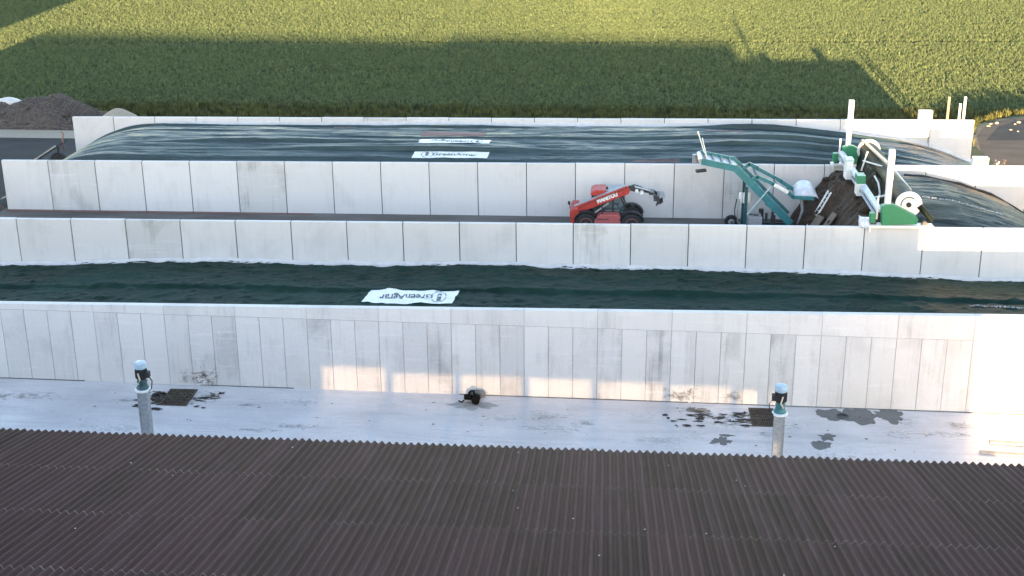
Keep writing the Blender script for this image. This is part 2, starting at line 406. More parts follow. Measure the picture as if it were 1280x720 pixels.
gx = nr.uniform(-70, 60, NG); gy = nr.uniform(93, 110.6, NG); gz2 = ground_z(gx, gy)
k2 = (gz2 < -.02) & (nr.uniform(0, 1, NG) < .55+.45*vnoise(gx*.8, gy*.8, 5))
scatter('verge_grass', np.stack([gx[k2], gy[k2], gz2[k2]-.02], 1), [tuft('grass_tuft', 16, .55, .22, .035, M_GRASS, 20+k) for k in range(4)], 'rough tall grass on the bank between far wall and field', 'grass', .5, 1.25, 8)

# ------------------------------------------------------------------ bunker walls
PW = 2.8
def bunker_wall(x0, i0, i1, y, yaw, tilt, ztop, label, stained, name='concrete_wall'):
    root = empty(name, (0, y, 0), (0, -math.atan(tilt), math.atan(yaw)), label, 'wall')
    gap = .042; th = .22
    me = MB().box((-(PW-gap)/2, 0, -.12), ((PW-gap)/2, th, ztop)).mesh('panel', M_PANEL); ms = me.copy(); ms.materials[0] = M_PANEL_ST
    for i in range(i0, i1):
        o = link('panel', ms if i in stained else me, root, (x0+(i+.5)*PW, rng.uniform(-.012, .012), rng.uniform(-.012, .012)))
        bv = bevel(o, .018, 1)
        if i in stained: o['label'] = 'weather stained grey panel'
    MB().box((x0+i0*PW+.04, .05, -.2), (x0+i1*PW-.04, th-.05, ztop-.035)).build('core', M_CORE, root)
    return root
bunker_wall(-32.77, -1, 20, 86.83, .00047, .0051, 3.15, 'farthest pale concrete panel wall, in front of the green field', {6})
bunker_wall(-32.60, -1, 20, 75.33, .0029, .0048, 3.14, 'pale concrete panel wall directly behind the red telehandler', {0, 4, 14})
bunker_wall(-29.60, -5, 19, 63.62, -.00215, .0051, 3.15, 'pale concrete panel wall between telehandler lane and dark green sheet', {10, 2})
# front wall: narrow upright panels below, long capping beams above
FY = 51.735
def joint_z(x): return 2.384-.0136*x
def top_z(x): return 3.135+.0062*x
root = empty('front_wall', (0, FY, 0), (0, 0, -.0012), 'long front concrete wall of narrow upright panels facing the yard', 'wall')
st_i = {7, 8, 16, 20, 24, 12, 29, 17, 26, 31}
for i in range(-16, 48):
    xa = -24.286+i*1.0+.009; xb = xa+1.0-.018; lower = .55 if i >= 40 else 0
    dy = rng.uniform(-.008, .008)
    mb = MB()
    zt0, zt1 = joint_z(xa)-lower-.006, joint_z(xb)-lower-.006
    v = []
    for yv in (dy, .12):
        v += [(xa, yv, -1.6), (xb, yv, -1.6), (xb, yv, zt1), (xa, yv, zt0)]
    mb.add(v, [(0, 1, 2, 3), (7, 6, 5, 4), (0, 4, 5, 1), (1, 5, 6, 2), (2, 6, 7, 3), (3, 7, 4, 0)])
    o = mb.build('panel', M_FRONT_ST if i in st_i else M_FRONT, root)
    if i in st_i: o['label'] = 'dirty darker upright panel'
for i in range(-15, 48, 3):
    xa = -24.286+i*1.0+.006; xb = xa+3.0-.012; lower = .55 if i >= 39 else 0
    v = []
    for yv in (-.004, .30):
        v += [(xa, yv, joint_z(xa)-lower+.006), (xb, yv, joint_z(xb)-lower+.006), (xb, yv, top_z(xb)), (xa, yv, top_z(xa))]
    MB().add(v, [(0, 1, 2, 3), (7, 6, 5, 4), (0, 4, 5, 1), (1, 5, 6, 2), (2, 6, 7, 3), (3, 7, 4, 0)]).build('capping_beam', M_FRONT, root)
v = []
for yv in (.03, .27):
    v += [(-40.2, yv, -1.7), (23.6, yv, -1.7), (23.6, yv, top_z(23)-.06), (-40.2, yv, top_z(-40)-.06)]
MB().add(v, [(0, 1, 2, 3), (7, 6, 5, 4), (0, 4, 5, 1), (1, 5, 6, 2), (2, 6, 7, 3), (3, 7, 4, 0)]).build('core', M_CORE_L, root)

zb = lambda x: float(-.77-.0136*x)
for xa, xb in ((-30, -22), (-17, -13), (-6, 3.5), (3.6, 20)):
    MB().add([(xa, -.035, zb(xa)), (xb, -.035, zb(xb)), (xb, -.012, zb(xb)+.035), (xa, -.012, zb(xa)+.03)], [(0, 1, 2, 3)]).build('foot_joint', M_CORE, root)
M_BROWNP = simple('brownish_film', (.12, .075, .07), .6, var=.5)
# ------------------------------------------------------------------ silage sheets
def text_mesh(txt, size, mat, name, bold=.0):
    cu = bpy.data.curves.new(name, 'FONT'); cu.body = txt; cu.size = size; cu.align_x = 'CENTER'; cu.align_y = 'CENTER'; cu.offset = bold; cu.resolution_u = 3
    t = bpy.data.objects.new(name, cu); COL.objects.link(t)
    dg = bpy.context.evaluated_depsgraph_get(); me = bpy.data.meshes.new_from_object(t.evaluated_get(dg)); bpy.data.objects.remove(t)
    me.materials.clear(); me.materials.append(mat); return me
def drape_text(name, txt, size, sx, cx, cy, ang, zf, lift, mat, parent, bold=0):
    me = text_mesh(txt, size, mat, name, bold)
    n = len(me.vertices); co = np.zeros(n*3, np.float32); me.vertices.foreach_get('co', co); co = co.reshape(-1, 3)
    x = co[:, 0]*sx; y = co[:, 1].copy(); ca, sa = math.cos(ang), math.sin(ang)
    X = cx+x*ca-y*sa; Y = cy+x*sa+y*ca
    co[:, 0] = X; co[:, 1] = Y; co[:, 2] = zf(X, Y)+lift
    me.vertices.foreach_set('co', co.ravel()); me.update()
    return link(name, me, parent)
def banner(parent, x0, x1, y0, y1, zf, flip, skew=0.0, fold=False):
    X, Y = np.meshgrid(np.linspace(x0, x1, 60), np.linspace(y0, y1, 14)); X2 = X+skew*(Y-y0)
    Y2 = Y+.06*(vnoise(X*1.1, 0*X, 77)-.5)
    o = link('banner', grid_mesh('banner', X2, Y2, zf(X2, Y2)+.025, M_WHITE), parent); o['label'] = 'white printed banner strip on the sheet'
    cx, cy, w, h = (x0+x1)/2+skew*(y1-y0)/2, (y0+y1)/2, x1-x0, y1-y0; sg = -1 if flip else 1; ang = math.pi if flip else 0
    drape_text('lettering', 'GreenAgrar', h*.5, w*.62/(h*2.55), cx+sg*.05*w, cy, ang, zf, .04, M_INK, o, .012)
    ex = cx-sg*.31*w; mb = MB()
    for k in range(40):
        if k % 8 == 7: continue
        a0, a1 = k*math.pi/20, (k+1)*math.pi/20; p = []
        for a, rr in ((a0, 1), (a1, 1), (a1, .9), (a0, .9)):
            xx, yy = ex+rr*.085*w*math.cos(a), cy+rr*.42*h*math.sin(a); p.append((xx, yy, float(zf(np.array([xx]), np.array([yy]))[0])+.04))
        mb.add(p, [(0, 1, 2, 3)])
    for k in range(4):
        xx0, yy0 = ex-sg*.03*w, cy-sg*(.2-.13*k)*h; xx1, yy1 = ex+sg*.015*w, yy0+sg*.1*h
        pp = [(xx0, yy0), (xx1, yy0), (xx1, yy1), (xx0, yy1)]
        mb.add([(a, b, float(zf(np.array([a]), np.array([b]))[0])+.042) for a, b in pp], [(0, 1, 2, 3)])
    mb.build('emblem', M_INK, o)['kind'] = 'stuff'
    return o
def film_edge(parent, X, yw, zbase, hgt, seed):
    # pale film pulled up against the wall, wavy upper edge
    n = len(X); rows = []
    top = zbase+hgt*(.75+.9*(fbm(X*.35, 0*X, seed)-.5))
    for t, dy in ((-.25, .38), (0, .16), (.5, .05), (1, .02)):
        yv = yw-dy-.03*vnoise(X*2, 0*X+t*5, seed+3)
        rows.append(np.stack([X, yv, zbase+np.maximum(t, -.1)*(top-zbase)+(.02 if t < 0 else 0)], -1))
    A = np.stack(rows)
    o = link('film_edge', grid_mesh('film_edge', A[..., 0], A[..., 1], A[..., 2], M_WHITEF), parent); o['label'] = 'pale film edge along the wall'
    return o
# near bunker
y3 = lambda x: 63.62-.00215*x
wfar = lambda x: np.interp(x, [-45, -30, -24, -18, -10, -4.6, 1.7, 8, 14, 20, 40], [.1, .42, .74, .82, .84, 1.0, .88, .78, .66, .55, .3])
def z_near(x, y):
    s = np.clip((y-52.1)/(63.6-52.1), 0, 1)
    base = .75*(1-s)+wfar(x)*s+1.3*s*(1-s)*1.5
    seam = 58.75+.25*np.sin(x*.11)+.25*(vnoise(x*.18, 0*x, 12)-.5)
    z = base+.15/(1+np.exp(-(y-seam)/.035))*np.exp(-np.maximum(y-seam, 0)/1.5)
    z = z+.13*(ridged(x*.35+y*.25, y*.9-x*.12, 5, 4)-.5)+.22*(fbm(x*.16, y*.3, 8)-.5)+.10*ridged(x*.9+y*.9, y*1.6-x*.6, 15, 4)**4+.07*ridged(x*.8-y*1.1, y*1.2+x*.7, 16, 4)**4
    return z
TX, TY = np.meshgrid(np.linspace(-44, 23.4, 620), np.linspace(52.1, 63.5, 130))
nb = tag(link('silage_sheet', grid_mesh('silage_sheet', TX, TY, z_near(TX, TY), M_TARPN)), 'dark green plastic sheet behind the front wall with one white banner', 'silage sheet')
fx = np.linspace(-44, 23.3, 300); film_edge(nb, fx, y3(fx), z_near(fx, 0*fx+63.35), .17, 41)
banner(nb, -10.95, -6.85, 56.95, 58.45, z_near, True, .12)
drape_text('lettering', 'GREENAGRAR', .30, 1.3, 17.5, 58.3, math.pi-.09, z_near, .03, M_TEXTW, nb, .006)
# far bunker
hfar = lambda x: np.interp(x, [-36, -35, -34.6, -33.2, -32.2, -30.1, -24, -10, 2, 9, 14.8, 17.3, 19.9, 22.5, 24.2, 26], [.0, .5, .85, 1.55, 1.95, 2.45, 2.46, 2.48, 2.58, 2.62, 2.25, 2.05, 1.7, .8, .1, -.2])
hfar0 = hfar
hfar = lambda x: sum(hfar0(x+dx) for dx in (-1.6, -1.1, -.6, -.2, .2, .6, 1.1, 1.6))/8
def z_far(x, y):
    s = np.clip((y-75.6)/(86.8-75.6), 0, 1); h = hfar(x-(1-s)*.7*np.sign(x+5)*np.clip(np.abs(x+5)/25, 0, 1))
    k = np.clip(h/2.4, 0, 1.05)
    z = h*(1-.06*(1-s))+.75*k*4*s*(1-s)*.8
    yy_ = y+.35*(fbm(x*.07, 0*x, 3)-.5)*2
    z = z+k*(.15*(ridged(x*.03, yy_*.5, 21, 2)-.5)+.09*(ridged(x*.06, yy_*1.05, 25, 3)-.5)+.15*(ridged(x*.22+yy_*.25, yy_*2.1, 29, 5)-.5)+.12*(fbm(x*.1, y*.2, 33)-.5))
    for j, c in enumerate((77.3, 78.5, 79.7, 81.3, 82.9, 84.6)):
        cc = c+.16*np.sin(x*.09+j*1.7)+.3*(vnoise(x*.12, 0*x+j, 60)-.5)
        z = z+k*np.clip(.44*vnoise(x*.09, 0*x+j*3, 44)-.05, 0, 1)/(1+np.exp(-(y-cc)/.035))*np.exp(-np.maximum(y-cc, 0)/1.1)
    return z
TX, TY = np.meshgrid(np.linspace(-36, 26, 560), np.linspace(75.65, 86.72, 230))
fb_ = tag(link('silage_sheet', grid_mesh('silage_sheet', TX, TY, z_far(TX, TY), M_TARPF)), 'long rippled blue-green sheet in the far bunker with two white banners', 'silage sheet')
fx = np.linspace(-35.4, 23.5, 260); film_edge(fb_, fx, 86.83+0*fx, z_far(fx, 0*fx+86.6), .32, 51)
banner(fb_, -11.5, -7.05, 77.3, 78.4, z_far, False, .06)
banner(fb_, -11.4, -7.1, 79.6, 80.6, z_far, True, .05)
drape_text('lettering', 'GREENAGRAR', .36, 1.2, 19.2, 80.2, -.12, z_far, .03, M_TEXTW, fb_, .006)
mbp = MB()
XA, YA = np.meshgrid(np.linspace(-11.6, -7.6, 24), np.linspace(81.6, 82.9, 8))
o = link('patch', grid_mesh('patch', XA+.05*(YA-81), YA+.1*(vnoise(XA, YA, 4)-.5), z_far(XA, YA)+.02, simple('dull_red_cloth', (.16, .06, .06), .7)), fb_); o['label'] = 'dull red patch on the sheet'
for (x0_, x1_, y0_, y1_) in ((-27, -24.6, 85.2, 85.7), (-17.5, -16, 84.2, 84.6), (1.5, 4.2, 77.0, 77.4), (6, 8.5, 83.2, 83.6), (-14, -12.5, 76.6, 76.9)):
    XA, YA = np.meshgrid(np.linspace(x0_, x1_, 16), np.linspace(y0_, y1_, 5))
    o = link('patch', grid_mesh('patch', XA, YA+.12*(vnoise(XA*2, YA, 4)-.5), z_far(XA, YA)+.02, M_BROWNP), fb_); o['label'] = 'brownish mark on the sheet'
# middle bunker, right
hm = lambda x: np.interp(x, [12, 13.2, 16, 17.4, 19.6, 21.4, 23.3, 24.4, 26], [2.4, 2.6, 2.68, 2.66, 2.2, 1.62, .55, .05, -.2])
def z_mid(x, y):
    s = np.clip((y-63.9)/(75.1-63.9), 0, 1); h = hm(x-(1-s)*.9*np.clip((x-16)/5, 0, 1)); k = np.clip(h/2.4, 0, 1.05)
    z = h+.62*k*4*s*(1-s)
    return z+k*(.22*(ridged(x*.14, y*.6+x*.12, 71, 4)-.5)+.09*(ridged(x*.22, y*1.5+x*.25, 73, 4)-.5)+.05*ridged(x*.5-y*.2, y*1.4+x*.5, 74, 3)**4+.15*(fbm(x*.2, y*.25, 75)-.5))
TX, TY = np.meshgrid(np.linspace(13.2, 25.5, 190), np.linspace(63.9, 75.1, 130))
ms_ = tag(link('silage_sheet', grid_mesh('silage_sheet', TX, TY, z_mid(TX, TY), tarp('silage_sheet_dark', (.004, .010, .010), .48, .7, (.8, 6, 6), .2))), 'dark sheet sloping down at right beside the winding machine roll', 'silage sheet')
ev = np.linspace(16.5, 24.2, 50)
MB().tube([(a, 74.95+.05*math.sin(a*2.1), float(z_mid(np.array([a]), np.array([74.9]))[0])+.05) for a in ev], .09, 8).build('sheet_hem', M_BLACK, ms_, smooth=True)
drape_text('lettering', 'GREENAGRAR', .42, 1.5, 18.0, 68.0, -.28, z_mid, .03, M_TEXTW, ms_, .006)

# silage heap with cut face
def z_heap(x, y):
    toe = 10.6+.5*(fbm(y*.5, 0*y, 81)-.5)*2-.25*(y-70)/5
    f = np.clip((x-toe)/2.3, 0, 1)
    z = 3.25*f**.75*(1-.10*np.abs(y-69.5)/5)
    z = z+.55*(fbm(x*.9, y*.7, 83, 5)-.5)*np.clip(f*4, 0, 1)+.35*(ridged(x*1.3, y*.9, 85, 4)-.5)*np.clip(f*4, 0, 1)
    return np.maximum(np.minimum(z, 3.5), .012)
TX, TY = np.meshgrid(np.linspace(9.6, 13.9, 90), np.linspace(63.9, 75.1, 170))
tag(link('silage_heap', grid_mesh('silage_heap', TX, TY, z_heap(TX, TY), M_SILAGE)), 'dark brown silage face cut open under the winding machine', 'silage heap')
b1 = MB(); b1.bar((10.5, 70.0, .5), (11.35, 70.3, 1.75), 1.2, .06); tag(b1.build('plywood_board', M_BOARD), 'dull brown board leaning on the silage left of the ladder', 'board')
b1 = MB(); b1.bar((11.0, 69.0, .9), (11.9, 69.3, 2.2), .8, .06); tag(b1.build('plywood_board', M_BOARD), 'dull brown board leaning on the silage right of the ladder', 'board')

# ------------------------------------------------------------------ shed whose roof fills the foreground
SLOPE = R(13); EY, EZ, TILT = 29.33, 8.06, -.0107
RUN = 10.9
shed = empty('open_shed', (0, 0, 0), (0, 0, 0), 'wide shed with dark brown corrugated roof in the foreground', 'shed')
def roof_pt(x, s, back=False, up_=0.0):   # s: distance up the slope from the eave
    y = EY-s*math.cos(SLOPE) if not back else EY-RUN*math.cos(SLOPE)-(RUN-s)*math.cos(SLOPE)
    return (x, y, EZ+TILT*x+s*math.sin(SLOPE)+up_)
PER = .177; NW = 5; SW = PER*NW; AMP = .034; ROWL = 3.3; LEN = 3.42; SEG = 8
def corr(x): return AMP*math.cos(2*math.pi*x/PER)
# out-of-frame slopes, one mesh
mb = MB()
def slope_block(xa, xb, s0, s1, back):
    n = int((xb-xa)/PER*4); vv = []; ff = []
    for k in range(n+1):
        x = xa+(xb-xa)*k/n
        for s in (s0, s1): vv.append(roof_pt(x, s, back, corr(x)))
    for k in range(n): ff.append((2*k, 2*k+2, 2*k+3, 2*k+1))
    mb.add(vv, ff)
XL, XR = -62.5, 11.5
X_A, X_B = -20*SW, 13*SW
slope_block(XL, X_A-.02, 0, RUN, False); slope_block(XL, XR, 0, RUN, True)
for s in (1.2, 4.4, 7.7, 10.6):      # purlins
    a, b_ = roof_pt(XL, s, False, -.14), roof_pt(XR, s, False, -.14)
    mb.bar(a, b_, .12, .12)
roof = mb.build('roof', M_ROOF, shed); roof['label'] = 'dark brown corrugated fibre cement roof'
# one fibre cement sheet, shared
mb = MB(); n = NW*SEG; vv = []; ff = []
for k in range(n+1):
    x = -SW/2-.03+(SW+.06)*k/n; z = corr(x+SW/2)
    vv += [(x, 0, z), (x, -.035, z), (x, -LEN, z), (x, .0, z-.009)]
for k in range(n):
    ff.append((4*k+1, 4*k+2, 4*k+6, 4*k+5))
mb.add(vv, ff, 0)
mb.f += [(4*k, 4*k+1, 4*k+5, 4*k+4) for k in range(n)]+[(4*k+3, 4*k, 4*k+4, 4*k+7) for k in range(n)]; mb.mi += [1]*(2*n)
sheet_me = mb.mesh('sheet', [M_ROOF, M_EDGE], fix=False)
sheet_me.polygons.foreach_set('use_smooth', [True]*len(sheet_me.polygons))
for r_ in range(4):
    for c_ in range(-20, 13):
        if (c_+.5)*SW > XR-.3: continue
        s = r_*ROWL+(-.05 if r_ == 0 else 0)
        x = (c_+.5)*SW
        o = link('sheet', sheet_me, roof, roof_pt(x, s, False,   .016+.009*(c_ % 2)+rng.uniform(0, .004)))
        o.rotation_euler = Euler((-(SLOPE-.0040), math.atan(-TILT), rng.uniform(-.0015, .0015)), 'XYZ')
# unseen slats, added in the back bays to dim the front wall's sun patch
M_DIM_SLAT = simple('sun_dimming_slats', (.25, .22, .19), .8)
dim_slat = MB().box((-.0495, 0, -1.2), (.0495, .022, 4.75)).mesh('board', M_DIM_SLAT)
for k in range(174): link('board', dim_slat, shed, (-12.05+k*.11, EY-2*RUN*math.cos(SLOPE)+.04, 0))
M_FLECK = simple('white_fleck', (.5, .48, .46), .8)
fl = MB().lathe([(.02, 0), (.012, .008)], (0, 0, 0), 'z', 6).mesh('fleck', M_FLECK)
for k in range(16):
    x = rng.uniform(-12, 8.5); o = link('fleck', fl, roof, roof_pt(x, rng.uniform(.6, 9), False, corr(x)+.035)); o.rotation_euler = (-SLOPE, 0, 0)
# walls, posts, header of the shed
def box_part(name, a, b, mat, label=None):
    o = MB().box(a, b).build(name, mat, shed)
    if label: o['label'] = label
BY = EY-2*RUN*math.cos(SLOPE)
M_CLAD = simple('shed_cladding', (.3, .31, .3), .6)
for xa, xb in ((XL, -12.1), (7.0, XR)):
    MB().prism([(xa, -1.2), (xb, -1.2), (xb, EZ+TILT*xb+.02), (xa, EZ+TILT*xa+.02)], BY+.1, BY+.3).build('back_wall', M_CLAD, shed)
hd = [(-12.1, -9.26, 4.62), (-9.26, -6.41, 4.36), (-6.41, -3.5, 4.34), (-3.5, -.64, 4.28), (-.64, 2.3, 4.2), (2.3, 5.02, 4.1), (5.02, 7.0, 3.95)]
for a, b_, z in hd: box_part('header', (a, BY+.1, z), (b_, BY+.3, EZ+.02+TILT*b_), M_CLAD)
for x in (-9.26, -6.41, -3.5, -.64, 2.3, 5.02, 6.42):
    box_part('post', (x-.17, BY+.32, -1.2), (x+.17, BY+.62, EZ), M_STEEL)
for x in (-60, -52, -44, -36, -28, -20, -12.3, 7.2, 11.2):
    box_part('post', (x-.15, EY-.9, -1.2), (x+.15, EY-.6, EZ-.2), M_STEEL)
for xe in (XL, XR-.2):
    ey0, ey1, rz = BY+.32, EY-.95, EZ+RUN*math.sin(SLOPE)+TILT*xe-.12
    ze = EZ+TILT*xe-.12
    mb = MB(); pr_ = [(ey0, -1.2), (ey1, -1.2), (ey1, ze+.2), ((ey0+ey1)/2, rz), (ey0, ze+.1)]
    mb.add([(xe, y, z) for y, z in pr_]+[(xe+.2, y, z) for y, z in pr_], [(0, 1, 2, 3, 4), (9, 8, 7, 6, 5)]+[(i, (i+1) % 5, (i+1) % 5+5, i+5) for i in range(5)])
    mb.build('gable_wall', M_CLAD, shed)
tag(MB().box((11.51, 12, -1.2), (14.75, 24, 9.35)).build('shed_annex', M_CLAD), 'flat roofed annex against the right gable of the shed', 'annex')
mb = MB(); mb.lathe([(7.5, -1.2), (7.5, 20), (7.3, 20.4), (4, 23), (.3, 24)], (-76.1, 8, 0), 'z', 40)
tag(mb.build('storage_tank', M_CLAD, smooth=True), 'tall round storage tank beyond the left end of the shed', 'tank')

# ------------------------------------------------------------------ yard objects
def mixer(x, y, zt, label, flip):
    r = empty('pump_post', (x, y, float(yard_z(x))), label=label, cat='pump post', group='motor posts in the yard')
    h = zt-float(yard_z(x)); k = 1 if not flip else -1
    hp = h-1.2
    o = MB().box((-.15, -.13, 0), (.15, .13, hp)).box((-.19, -.16, 0), (-.15, .16, hp)).box((.15, -.16, 0), (.19, .16, hp)).build('post', M_STEEL, r)
    MB().lathe([(.26, hp), (.29, hp+.02), (.29, hp+.08), (.25, hp+.1)], (0, 0, 0), 'z', 24).build('flange', M_WHITE, r, smooth=True)
    MB().lathe([(.22, hp+.1), (.24, hp+.14), (.2, hp+.2), (.17, hp+.32), (.19, hp+.42), (.15, hp+.5)], (0, 0, 0), 'z', 20).build('gearbox', M_TEALD if not flip else M_TEAL, r, smooth=True)
    mm = MB(); mm.lathe([(.17, hp+.5), (.19, hp+.53), (.19, hp+.9), (.17, hp+.93)], (0, 0, 0), 'z', 20)
    for q in range(16):
        a = q*math.pi/8; mm.bar((.2*math.cos(a), .2*math.sin(a), hp+.55), (.2*math.cos(a), .2*math.sin(a), hp+.88), .02, .05)
    mm.build('motor', M_BLACK, r)
    MB().box((k*.16, -.12, hp+.58), (k*.32, .1, hp+.8)).build('terminal_box', M_BLACK, r)
    MB().lathe([(.2, hp+.93), (.235, hp+.96), (.235, hp+1.1), (.2, hp+1.17), (.05, hp+1.2)], (0, 0, 0), 'z', 24).build('fan_cap', M_CAPW, r, smooth=True)
    MB().tube([(k*.3, -.05, hp+.62), (k*.42, -.08, hp+.45), (k*.38, -.1, hp+.15), (k*.24, -.12, hp+.03)], .022, 6).build('cable', M_BLACK, r)
    MB().tube([(-k*.05, -.22, hp+.8), (k*.02, -.26, hp+.55), (-k*.08, -.22, hp+.35)], .03, 6).build('hose', M_BEIGE, r)
mixer(-17.35, 46, 2.96, 'grey post with dark motor left of the front wall, near the left grating', False)
mixer(6.46, 46, 2.6, 'grey post with teal gearbox and motor beside the right grating', True)
def grating(pts, label):
    r = empty('drain_grating', (0, 0, 0), label=label, cat='grating', group='drain gratings in the yard')
    xs_ = [p[0] for p in pts]; ys_ = [p[1] for p in pts]; x0, x1, y0, y1 = min(xs_), max(xs_), min(ys_), max(ys_); z = float(yard_z((x0+x1)/2))
    r.location = ((x0+x1)/2, (y0+y1)/2, z); w, h = (x1-x0)/2, (y1-y0)/2
    MB().box((-w, -h, -.05), (w, h, .008)).build('pit', simple('pit_dark', (.03, .023, .018), .9), r)
    mb = MB()
    for s_ in (-1, 1):
        mb.box((s_*w-.03, -h-.03, .0), (s_*w+.03, h+.03, .035)); mb.box((-w+.031, s_*h-.03, .0), (w-.031, s_*h+.03, .034))
    mb.build('frame', M_RUST, r)
    nb_ = 11; me = MB().box((-.018, -h+.03, .012), (.018, h-.03, .028)).mesh('bar', M_RUST)
    for i in range(nb_): link('bar', me, r, (-w+(i+.5)*2*w/nb_, 0, 0))
    me2 = MB().box((-w+.03, -.016, .02), (w-.03, .016, .034)).mesh('cross_bar', M_RUST)
    for i in range(6): link('cross_bar', me2, r, (0, -h+(i+.5)*2*h/6, 0))
    return r
grating([(-18.1, 49.65), (-17.0, 51.2)], 'rusty drain grating in the yard right of the left post')
grating([(5.95, 49.7), (6.9, 51.35)], 'rusty drain grating in the yard left of the right post')
YARD = bpy.data.objects['yard']
def blob_patch(cx, cy, rx, ry, seed, mat, name='peeled_patch', lift=.004, k=.5):
    n = 40; pts = []
    for i in range(n):
        a = 2*math.pi*i/n; r = 1+k*(float(fbm(np.array([2.2*math.cos(a)+5+seed]), np.array([2.2*math.sin(a)+5]), seed, 4))-.5)*2
        x, y = cx+rx*r*math.cos(a), min(cy+ry*r*math.sin(a), 51.70)
        pts.append((x, y, float(yard_z(x))+lift))
    mb = MB(); mb.add(pts+[(cx, min(cy, 51.69), float(yard_z(cx))+lift)], [(i, (i+1) % n, n) for i in range(n)])
    return mb.build(name, mat, YARD)
blob_patch(9.2, 51.1, .6, .55, 1, M_PATCH); blob_patch(10.3, 51.0, .75, .75, 2, M_PATCH); blob_patch(11.6, 51.1, .5, .6, 3, M_PATCH, k=.8)
blob_patch(8.75, 48.9, .3, .3, 4, M_PATCH, k=.8); blob_patch(8.5, 48.25, .42, .38, 5, M_PATCH, k=.8)
blob_patch(4.9, 48.75, .3, .12, 6, M_PATCH, k=.7); blob_patch(4.6, 48.25, .35, .35, 7, M_PATCH, k=.9)
q = random.Random(3)
for i in range(26):        # dirt splashed around the gratings
    t = q.random(); cx = 5.7-3.2*t**1.3+q.uniform(-.2, .2); cy = 50.4+q.uniform(-.75, .55)-.3*t
    blob_patch(cx, cy, q.uniform(.05, .28)*(1.2-t*.6), q.uniform(.03, .12), 30+i, M_PATCHB, 'dirt_patch', .006+.0008*i, .95)
for i in range(26):
    side = q.random() < .7; cx = -18.2-q.uniform(-.2, 1.0) if side else -16.3+q.uniform(-.3, .5); cy = 50.2+q.uniform(-1.1, .8)
    blob_patch(cx, cy, q.uniform(.05, .3), q.uniform(.03, .11), 70+i, M_PATCHB, 'dirt_patch', .006+.0008*i, .95)
for i in range(40):
    cx = q.uniform(-24, 16); cy = q.uniform(47.3, 51.3)
    blob_patch(cx, cy, q.uniform(.02, .07), q.uniform(.02, .05), 110+i, M_PATCHB, 'dirt_patch', .005, .8)
blob_patch(3.9, 51.0, .45, .2, 151, mat_asphalt('brown_stain', (.3, .26, .22), .3), 'dirt_patch', .005, .8)
def soft_mat(name, col, dens, seed):
    m, t, p = newmat(name); b = NB(t); l = t.links
    c = b.new('ShaderNodeTexCoord'); g = b.new('ShaderNodeVectorMath', operation='LENGTH'); l.new(c.outputs['Object'], g.inputs[0])
    n = b.noise(b.world((1.0, 1.6, 1.6)), 2.6+seed*.37, 7, .68, .6)
    fall = b.ramp(g.outputs['Value'], [(.15, 1), (.95, 0)])
    a = b.ramp(b.math('ADD', b.math('MULTIPLY', fall, .5), b.math('MULTIPLY', b.math('SUBTRACT', n, .5), 2.4)), [(.3, 0), (.7, dens)])
    l.new(a, p.inputs['Alpha']); l.new(b.mix(n, col, tuple(x*.6 for x in col)), p.inputs['Base Color']); p.inputs['Roughness'].default_value = .8
    return m
SM = [soft_mat('brown_mud_film', (.10, .075, .055), .95, 0), soft_mat('grey_dirt_film', (.26, .245, .235), .4, 1), soft_mat('pale_lime_film', (.72, .71, .70), .6, 2), soft_mat('wall_mud_film', (.2, .16, .13), .55, 3)]
nst = [0]
def stain(x, y, rx, ry, k, wall=False, z=None, top=None):
    nst[0] += 1; mb = MB(); n = 20
    mb.add([(math.cos(i*2*math.pi/n), math.sin(i*2*math.pi/n), 0) for i in range(n)]+[(0, 0, 0)], [(i, (i+1) % n, n) for i in range(n)])
    o = mb.build('dirt_film', SM[k], YARD if not wall else bpy.data.objects['front_wall'])
    if wall: o.location = (x, -.016-.0004*(nst[0] % 8), z); o.rotation_euler = (R(90), 0, 0)
    else: o.location = (x, y, float(yard_z(x))+(top or .0022+.0006*(nst[0] % 11))); o.rotation_euler = (0, math.atan(.0136), 0)
    o.scale = (rx, ry, 1)
stain(-17.55, 50.4, 1.2, 1.1, 0, top=.040); stain(-17.9, 50.5, .9, .8, 0, top=.043); stain(6.3, 50.4, .9, .9, 0, top=.041); stain(-17.6, 50.4, 1.5, 1.15, 0); stain(-18.4, 50.2, 1.0, .9, 0); stain(-16.2, 50.5, .9, .8, 0); stain(5.2, 50.4, 1.9, .95, 0); stain(4.0, 50.7, 1.3, .7, 0); stain(5.6, 50.2, 1.0, .8, 0)
stain(-5.3, 50.7, 1.3, .8, 1); stain(3.8, 51.0, .8, .5, 0)
for sx_, sz_, rx_, rz_ in ((-17.3, -.2, 1.0, .55), (-16.6, -.15, .9, .7), (3.2, -.45, 1.3, .5), (5.4, -.5, .9, .4), ):
    stain(sx_, 0, rx_, rz_, 3, True, sz_)
for i in range(34):
    stain(q.uniform(-25, 17), q.uniform(45.5, 51.2), q.uniform(.5, 2.4), q.uniform(.25, .8), 1 if q.random() < .55 else 2)
